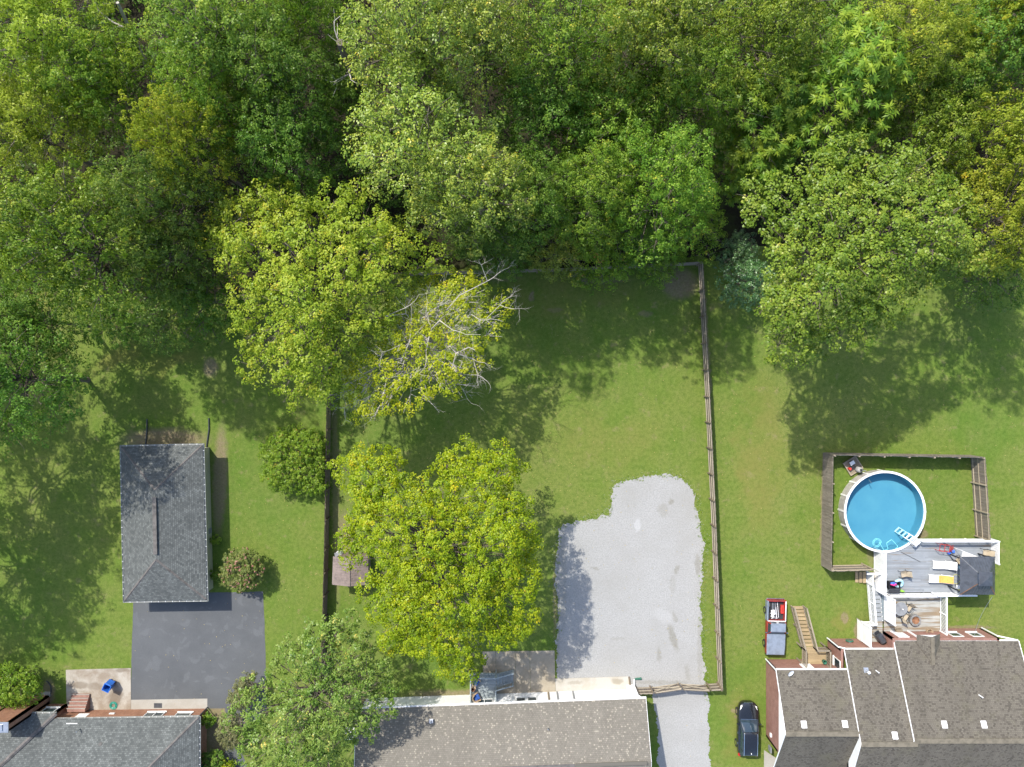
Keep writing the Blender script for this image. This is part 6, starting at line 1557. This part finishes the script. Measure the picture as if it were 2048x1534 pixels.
# black storage bench with toys
sb = thing('storage_box', 'open black storage box full of pool toys by the white privacy panel', 'box')
MB().box((0, 0, .03), (1.0, .62, .06)).box((0, -.30, .25), (1.0, .04, .5)).box((0, .30, .25), (1.0, .04, .5)).box((-.48, 0, .25), (.04, .58, .5)).box((.48, 0, .25), (.04, .58, .5)).build('body', M['black'], sb); MB().box((0, -.50, .40), (1.02, .04, .56), 0, -.9).build('lid', M['mat_dark'], sb, bevel=.01)
place(sb, P(1784, 1168, DZ), 0)
for k, (dx_, dy_, mm, lb) in enumerate(((-.15, .05, 'pink', 'crumpled pink float inside the open black box'), (-.2, .18, 'blue_toy', 'blue float at the back of the open black box'))):
    m_ = MB(); r8 = np.random.default_rng(k); m_.tube([(-.28 + .14 * i, .07 * r8.normal(), .42 + .05 * r8.random()) for i in range(5)], [.05, .1, .09, .1, .04], 8); o_ = m_.build('pool_float', M[mm], smooth=True); o_.location = P(1784, 1168, DZ) + Vector((dx_ * .6, dy_, .02)); tag(o_, lb, 'float')
m_ = MB(); m_.tube([(.32 * math.cos(a), .32 * math.sin(a), .13) for a in np.linspace(0, 2 * math.pi, 25)], .125, 12, False); o_ = m_.build('swim_ring', M['aqua'], smooth=True); o_.location = P(1798, 1166, DZ + .3) + Z * .0; o_.rotation_euler = (math.radians(18), 0, 0); o_.location.z = DZ + .14; tag(o_, 'pale blue inflatable swim ring leaning by the black storage box', 'swim ring')
m_ = MB(); m_.tube([(-.3, .1, .05), (-.1, .04, .07), (.12, -.03, .07), (.34, -.1, .05)], [.06, .1, .1, .05], 8); o_ = m_.build('pool_float', M['lime'], smooth=True); o_.location = P(1801, 1181, DZ); tag(o_, 'lime green float lying below the pale blue swim ring', 'float')
# red toy climbing frame with blue seats
tf = thing('toy_frame', 'red tubular toy frame with blue seats by the upper deck railing', 'toy')
for yy in (-.3, .3):
    MB().tube([(-.8, yy, 0), (-.8, yy, .7), (.1, yy, .7), (.1, yy, 0)], .025, 6).build('frame_tube', M['red'], tf); MB().tube([(-.35, yy, .7), (-.35, yy, .05)], .022, 6).build('frame_tube', M['red'], tf); MB().tube([(.1, yy * .6, .7), (.8, yy, .12)], .025, 6).build('slide_rail', M['red'], tf)
for xx in (-.8, -.35, .1): MB().tube([(xx, -.3, .7), (xx, .3, .7)], .022, 6).build('cross_tube', M['red'], tf)
MB().beam((.12, 0, .66), (.78, 0, .12), .34, .02).build('slide', M['red'], tf)
for xx, yy in ((.42, -.45), (.75, -.25)): MB().lathe((xx, yy, .05), [(.06, 0), (.14, .05), (.14, .22), (.1, .26)], 14).build('seat', M['blue_toy'], tf)
place(tf, P(1888, 1094, DZ), math.radians(-8))
pl_ = thing('skimmer_pole', 'long dark skimmer pole lying across the grey pool deck', 'pole'); MB().tube([P(1802, 1104, DZ + .03), P(1841, 1124, DZ + .03)], .02, 6).build('pole', M['dark_pipe'], pl_)
m_ = MB(); m_.tube([(.36 * math.cos(a), .42 * math.sin(a), .02 + .004 * (k % 2)) for k, a in enumerate(np.linspace(0, 6.2, 30))], .014, 5, False); o_ = m_.build('hose_loop', M['yellow']); o_.location = P(1912, 1158, DZ); tag(o_, 'thin yellow hose loop on the deck beside the gazebo', 'hose')
pw = thing('cleaning_cart', 'small white and yellow machine at the lower left foot of the gazebo', 'machine'); MB().box((0, 0, .25), (.45, .32, .3)).build('body', M['white_trim'], pw, bevel=.03); MB().box((.05, -.25, .15), (.2, .16, .25)).build('tank', M['yellow'], pw, bevel=.02)
for s in (-.2, .2): MB().tube([(s - .02, .1, .1), (s + .02, .1, .1)], .1, 12).build('wheel', M['black'], pw)
place(pw, P(1915, 1172, DZ), .1)
gl_ = thing('glass_table', 'small glass table between the gazebo and the sling chair', 'table'); MB().lathe((0, 0, .5), [(.32, 0), (.32, .015)], 24).build('table_top', M['aqua'], gl_)
for k in range(3): a = k * 2.1; MB().tube([(.25 * math.cos(a), .25 * math.sin(a), 0), (.2 * math.cos(a), .2 * math.sin(a), .5)], .015, 6).build('leg', M['black'], gl_)
place(gl_, P(1917, 1130, DZ))
hr = thing('hose_reel', 'dark green coiled hose on the brick wall left of the white landing panel', 'hose'); q = Vector((P(1699, 0, 1.0).x, wyB + .14, 1.0))
m_ = MB(); m_.tube([(q.x + (.34 - .012 * (k / 24)) * math.cos(k * .262), q.y + .02 + .012 * (k // 24), q.z + (.30 - .012 * (k / 24)) * math.sin(k * .262)) for k in range(24 * 6)], .02, 5); m_.build('hose', M['green_dark'], hr); MB().box((q.x, q.y - .08, q.z), (.2, .12, .3)).build('bracket', M['grey'], hr)
cbz = [P(1985, 1193, 3.2).lerp(P(1949, 1268, 1.9), k / 8) - Z * (.25 * math.sin(math.pi * k / 8)) for k in range(9)]; cbz[-1].y = wyC + .02
tag(MB().tube(cbz, .012, 5).build('power_cable', M['galv']), 'thin cable strung from the gazebo corner to the brick wall', 'cable')

# ------------------------------------------------------------------ vehicles (local: +Y is the front)
def car_shell(st, name, mat, parent, smooth=True):
    """loft of cross-sections: st = list of (y, [(halfwidth, z) ... bottom to top centre])"""
    m = MB(); n = len(st[0][1]); rows = []
    for y, sec in st:
        pts = [(-w, y, z) for w, z in sec] + [(w, y, z) for w, z in reversed(sec)]; rows.append(pts)
    k = len(rows[0]); base = len(m.v)
    for rw in rows: m.v += rw
    for i in range(len(rows) - 1):
        for j in range(k - 1): a = base + i * k + j; m.f.append((a, a + k, a + k + 1, a + 1)); m.uv.append(None)
        a = base + i * k; m.f.append((a, a + k - 1, a + 2 * k - 1, a + k)); m.uv.append(None)
    m.f.append(tuple(base + j for j in range(k))); m.uv.append(None); e_ = base + (len(rows) - 1) * k; m.f.append(tuple(e_ + j for j in reversed(range(k)))); m.uv.append(None)
    return m.build(name, mat, parent, smooth=smooth)
def wheel(parent, x, y, r_=.36, w=.23):
    t_ = MB(); s = 1 if x > 0 else -1
    pr = [(r_ * .62, -w / 2), (r_ * .95, -w / 2), (r_, -w * .35), (r_, w * .35), (r_ * .95, w / 2), (r_ * .62, w / 2)]; n = 24
    for i in range(len(pr) - 1):
        for k in range(n):
            a, b = 2 * math.pi * k / n, 2 * math.pi * (k + 1) / n
            t_.face([(x + pr[i][1], y + pr[i][0] * math.cos(a), r_ + pr[i][0] * math.sin(a)), (x + pr[i][1], y + pr[i][0] * math.cos(b), r_ + pr[i][0] * math.sin(b)), (x + pr[i + 1][1], y + pr[i + 1][0] * math.cos(b), r_ + pr[i + 1][0] * math.sin(b)), (x + pr[i + 1][1], y + pr[i + 1][0] * math.cos(a), r_ + pr[i + 1][0] * math.sin(a))])
    w_o = t_.build('wheel', M['tyre'], parent); rm = MB(); rm.tube([(x + s * w * .30, y, r_), (x + s * w * .46, y, r_)], [r_ * .6, r_ * .55], 14); rm.build('rim', M['chrome'], w_o)
def fender(y, prof): return prof
suv = thing('parked_suv', 'black estate-style SUV parked on the grass beside the brick gable wall', 'car')
body = []
for y, w, top in [(-2.42, .58, .86), (-2.36, .74, .98), (-2.2, .85, 1.02), (-1.6, .92, 1.03), (-.6, .935, 1.02), (.5, .935, 1.0), (1.0, .93, 1.0), (1.5, .92, .97), (1.95, .87, .92), (2.2, .78, .85), (2.36, .62, .76), (2.43, .42, .66)]:
    body.append((y, [(w * .80, .22), (w * .97, .34), (w, .56), (w * .985, .78 if top > .84 else top * .85), (w * .93, top * .965), (w * .80, top), (w * .4, top + .02), (.001, top + .025)]))
car_shell(body, 'body', M['car_black'], suv)
gh = []
for y, w, top in [(-2.30, .68, 1.0), (-2.18, .70, 1.22), (-2.0, .70, 1.52), (-1.8, .69, 1.60), (-1.0, .69, 1.645), (-.1, .68, 1.63), (.15, .68, 1.58), (.6, .72, 1.33), (1.02, .76, 1.03)]:
    gh.append((y, [(w * 1.16, .98), (w * 1.1, min(top, 1.15)), (w * 1.0, max(min(top, 1.45), min(top, 1.15) + .001)), (w * .9, top - .02 if top > 1.2 else top), (w * .7, top), (.001, top + .02)]))
car_shell(gh, 'windows', M['car_glass'], suv)
rf = []
for y, w in [(-2.12, .60), (-1.9, .66), (-1.0, .675), (-.1, .66), (.14, .63)]:
    tz = {-2.12: 1.475, -1.9: 1.60, -1.0: 1.675, -.1: 1.66, .14: 1.60}[y]; rf.append((y, [(w, tz - .045), (w * .98, tz - .015), (w * .8, tz + .008), (.001, tz + .022)]))
car_shell(rf, 'roof', M['car_black'], suv)
for s in (-1, 1):
    MB().tube([(s * .60, -1.95, 1.655), (s * .60, -1.7, 1.70), (s * .60, -.2, 1.71), (s * .59, .02, 1.665)], .022, 6).build('roof_rail', M['chrome'], suv)
    MB().beam((s * .70, .12, 1.56), (s * .845, 1.0, 1.02), .05, .05).build('windscreen_pillar', M['car_black'], suv); MB().beam((s * .745, -.65, 1.05), (s * .665, -.62, 1.6), .07, .03).build('door_pillar', M['car_black'], suv); MB().beam((s * .745, -1.55, 1.05), (s * .665, -1.6, 1.58), .09, .03).build('door_pillar', M['car_black'], suv)
    MB().box((s * 1.02, .62, 1.07), (.20, .11, .15)).build('mirror', M['car_black'], suv, bevel=.03)
    MB().poly([(s * .52, 2.27, .80), (s * .74, 2.10, .86), (s * .80, 1.80, .93), (s * .66, 1.98, .925), (s * .55, 2.2, .86)], [(0, 1, 2, 3, 4)]).poly([(s * .52, 2.27, .70), (s * .74, 2.13, .74), (s * .80, 1.80, .83), (s * .74, 2.10, .88), (s * .52, 2.28, .82)], [(0, 1, 2, 3, 4)]).build('headlamp', M['lamp_white'], suv)
    MB().box((s * .76, -2.20, .92), (.22, .24, .22), s * .35).build('tail_lamp', M['lamp_red'], suv, bevel=.03)
    for yy in (-.25, -1.2): MB().box((s * .935, yy, .88), (.03, .2, .03)).build('door_handle', M['chrome'], suv)
    MB().tube([(s * .3, 1.0, 1.045), (s * .62, .96, 1.05)], .012, 5).build('wiper', M['black'], suv)
    for yy in (1.45, -1.42): wheel(suv, s * .84, yy)
MB().box((0, 2.33, .70), (.8, .12, .16)).build('grille', M['black'], suv)
for k in range(8): MB().box((-.36 + k * .10, 2.40, .74), (.045, .05, .10)).build('grille_bar', M['chrome'], suv)
MB().beam((-.72, 1.03, 1.035), (.72, 1.03, 1.035), .03, .02).build('cowl_trim', M['chrome'], suv); MB().box((.05, -1.75, 1.70), (.05, .12, .05)).build('antenna', M['white_trim'], suv)
MB().box((0, -2.44, .62), (1.3, .08, .18)).build('rear_bumper', M['black'], suv, bevel=.03)
place(suv, P(1496, 1459, .8).to_2d().to_3d(), math.radians(-1.2)); suv.scale = (1.0, 1.0, 1.0)

tr = thing('pickup_truck', 'old red and faded grey pickup parked on the grass, bed full of gear', 'pickup')
def tsec(w, top, red=False): return [(w * .88, .30), (w * .98, .42), (w, .62), (w, .82), (w * .97, top - .03), (w * .90, top), (.001, top + .012)]
car_shell([(.42, tsec(.84, .98)), (.9, tsec(.85, 1.0)), (1.6, tsec(.85, .99)), (2.2, tsec(.84, .95)), (2.38, tsec(.80, .90)), (2.42, tsec(.74, .80))], 'front_body', M['truck_red'], tr, False)
car_shell([(-.62, tsec(.84, .98)), (.42, tsec(.845, .98))], 'cab_body', M['truck_red'], tr, False)
hd_ = MB(); hd_.poly([(-.78, .52, 1.035), (.78, .52, 1.035), (.78, 1.6, 1.025), (.74, 2.36, .975), (-.74, 2.36, .975), (-.78, 1.6, 1.025), (-.84, .50, .96), (.84, .50, .96), (.845, 1.6, .95), (.81, 2.43, .90), (-.81, 2.43, .90), (-.845, 1.6, .95)],
    [(0, 1, 2, 5), (5, 2, 3, 4), (6, 0, 5, 11), (11, 5, 4, 10), (1, 7, 8, 2), (2, 8, 9, 3), (4, 3, 9, 10), (7, 1, 0, 6)]); hd_.build('hood', M['truck_grey'], tr)
MB().beam((0, .55, 1.045), (0, 2.3, .985), .03, .015).build('hood_crease', M['truck_grey'], tr)
cab = []
for y, w, top in [(-.60, .66, 1.0), (-.52, .66, 1.42), (-.42, .66, 1.47), (.0, .66, 1.48), (.12, .655, 1.45), (.5, .70, 1.02)]:
    cab.append((y, [(w * 1.18, .97), (w * 1.1, min(top, 1.15)), (w * 1.0, max(min(top, 1.35), min(top, 1.15) + .001)), (w * .9, top), (.001, top + .01)]))
car_shell(cab, 'windows', M['car_glass'], tr, False)
MB().poly([(-.62, -.56, 1.50), (.62, -.56, 1.50), (.62, .12, 1.50), (-.62, .12, 1.50), (-.68, -.60, 1.43), (.68, -.60, 1.43), (.68, .20, 1.43), (-.68, .20, 1.43)], [(0, 1, 2, 3), (4, 5, 1, 0), (5, 6, 2, 1), (6, 7, 3, 2), (7, 4, 0, 3)]).build('roof', M['truck_grey'], tr)
for s in (-1, 1):
    MB().beam((s * .66, .17, 1.44), (s * .80, .50, 1.0), .06, .05).build('windscreen_pillar', M['truck_red'], tr); MB().beam((s * .66, -.55, 1.44), (s * .78, -.58, 1.0), .10, .06).build('rear_pillar', M['truck_red'], tr)
    MB().box((s * .95, .36, 1.02), (.16, .06, .13)).build('mirror', M['chrome'], tr)
    sm = MB(); sm.box((s * .80, -1.55, .68), (.12, 1.82, .56)); sm.build('bed_side', M['truck_grey'] if s > 0 else M['truck_red'], tr, bevel=.02)
    MB().box((s * .80, -1.55, .965), (.08, 1.8, .02)).build('bed_rail', M['white_trim'] if s < 0 else M['truck_grey'], tr)
    for yy in (1.55, -1.45): wheel(tr, s * .80, yy, .34, .22)
    MB().box((s * .62, 2.42, .72), (.24, .05, .15)).build('headlamp', M['lamp_white'], tr); MB().box((s * .8, -2.48, .72), (.12, .03, .2)).build('tail_lamp', M['lamp_red'], tr)
MB().box((0, -1.55, .48), (1.5, 1.82, .05)).build('bed_floor', M['bed_dark'], tr); MB().box((0, -2.44, .70), (1.55, .06, .52)).build('tailgate', M['truck_red'], tr); MB().box((0, -.66, .72), (1.6, .05, .52)).build('bulkhead', M['truck_red'], tr); MB().box((0, -.66, .985), (1.6, .07, .02)).build('bulkhead_cap', M['white_trim'], tr)
MB().box((0, 2.46, .52), (1.62, .10, .16)).build('front_bumper', M['black'], tr, bevel=.02); MB().box((0, -2.54, .48), (1.6, .1, .14)).build('rear_bumper', M['chrome'], tr, bevel=.02); MB().box((0, 2.425, .72), (.95, .03, .18)).build('grille', M['black'], tr); MB().box((.1, -.66, 1.46), (.2, .05, .05)).build('brake_lamp', M['lamp_white'], tr)
tloc = P(1550, 1254, .6); tloc.z = 0; place(tr, tloc, math.radians(180 - 1.5))
Tm = Matrix.Translation(tloc) @ Matrix.Rotation(math.radians(178.5), 4, 'Z')
def cargo(t): t.location = tloc; t.rotation_euler = (0, 0, math.radians(178.5)); return t
mw = thing('metal_frame', 'tangle of pale metal frames and handles lying in the pickup bed', 'metal frame')
for xs in (-.02, .14, .28): MB().tube([(xs, -2.2, .58), (xs + .03, -1.6, .66), (xs - .02, -1.0, .7), (xs + .06, -.8, .8)], .022, 6).build('tube', M['galv'], mw)
MB().tube([(-.18, -2.25, .56), (-.18, -1.0, .9), (-.02, -.85, .92), (-.02, -1.9, .6)], .02, 6).build('handle', M['white'], mw); MB().tube([(.55, -1.3, .8), (.3, -1.3, .85), (.2, -1.0, .8), (.4, -.8, .78)], .02, 6).build('handle', M['white'], mw)
MB().box((.22, -1.35, .64), (.34, .42, .16), .2).box((.3, -1.05, .66), (.2, .3, .14), -.2).build('deck_plate', M['white_trim'], mw, bevel=.03); cargo(mw)
rx_ = thing('toolbox', 'red toolbox along the right side of the pickup bed', 'toolbox'); MB().box((-.58, -1.65, .64), (.28, .75, .26)).build('box', M['red'], rx_, bevel=.02); MB().tube([(-.58, -1.85, .80), (-.58, -1.85, .82), (-.58, -1.45, .82), (-.58, -1.45, .80)], .012, 5).build('handle', M['black'], rx_); cargo(rx_)
bk_ = thing('black_bag', 'black crumpled bags on the left of the pickup bed', 'bag'); m_ = MB(); m_.tube([(.55, -2.2, .58), (.58, -1.9, .62), (.52, -1.6, .6), (.56, -1.3, .57)], [.08, .16, .14, .06], 8); m_.build('bag', M['black'], bk_); cargo(bk_)
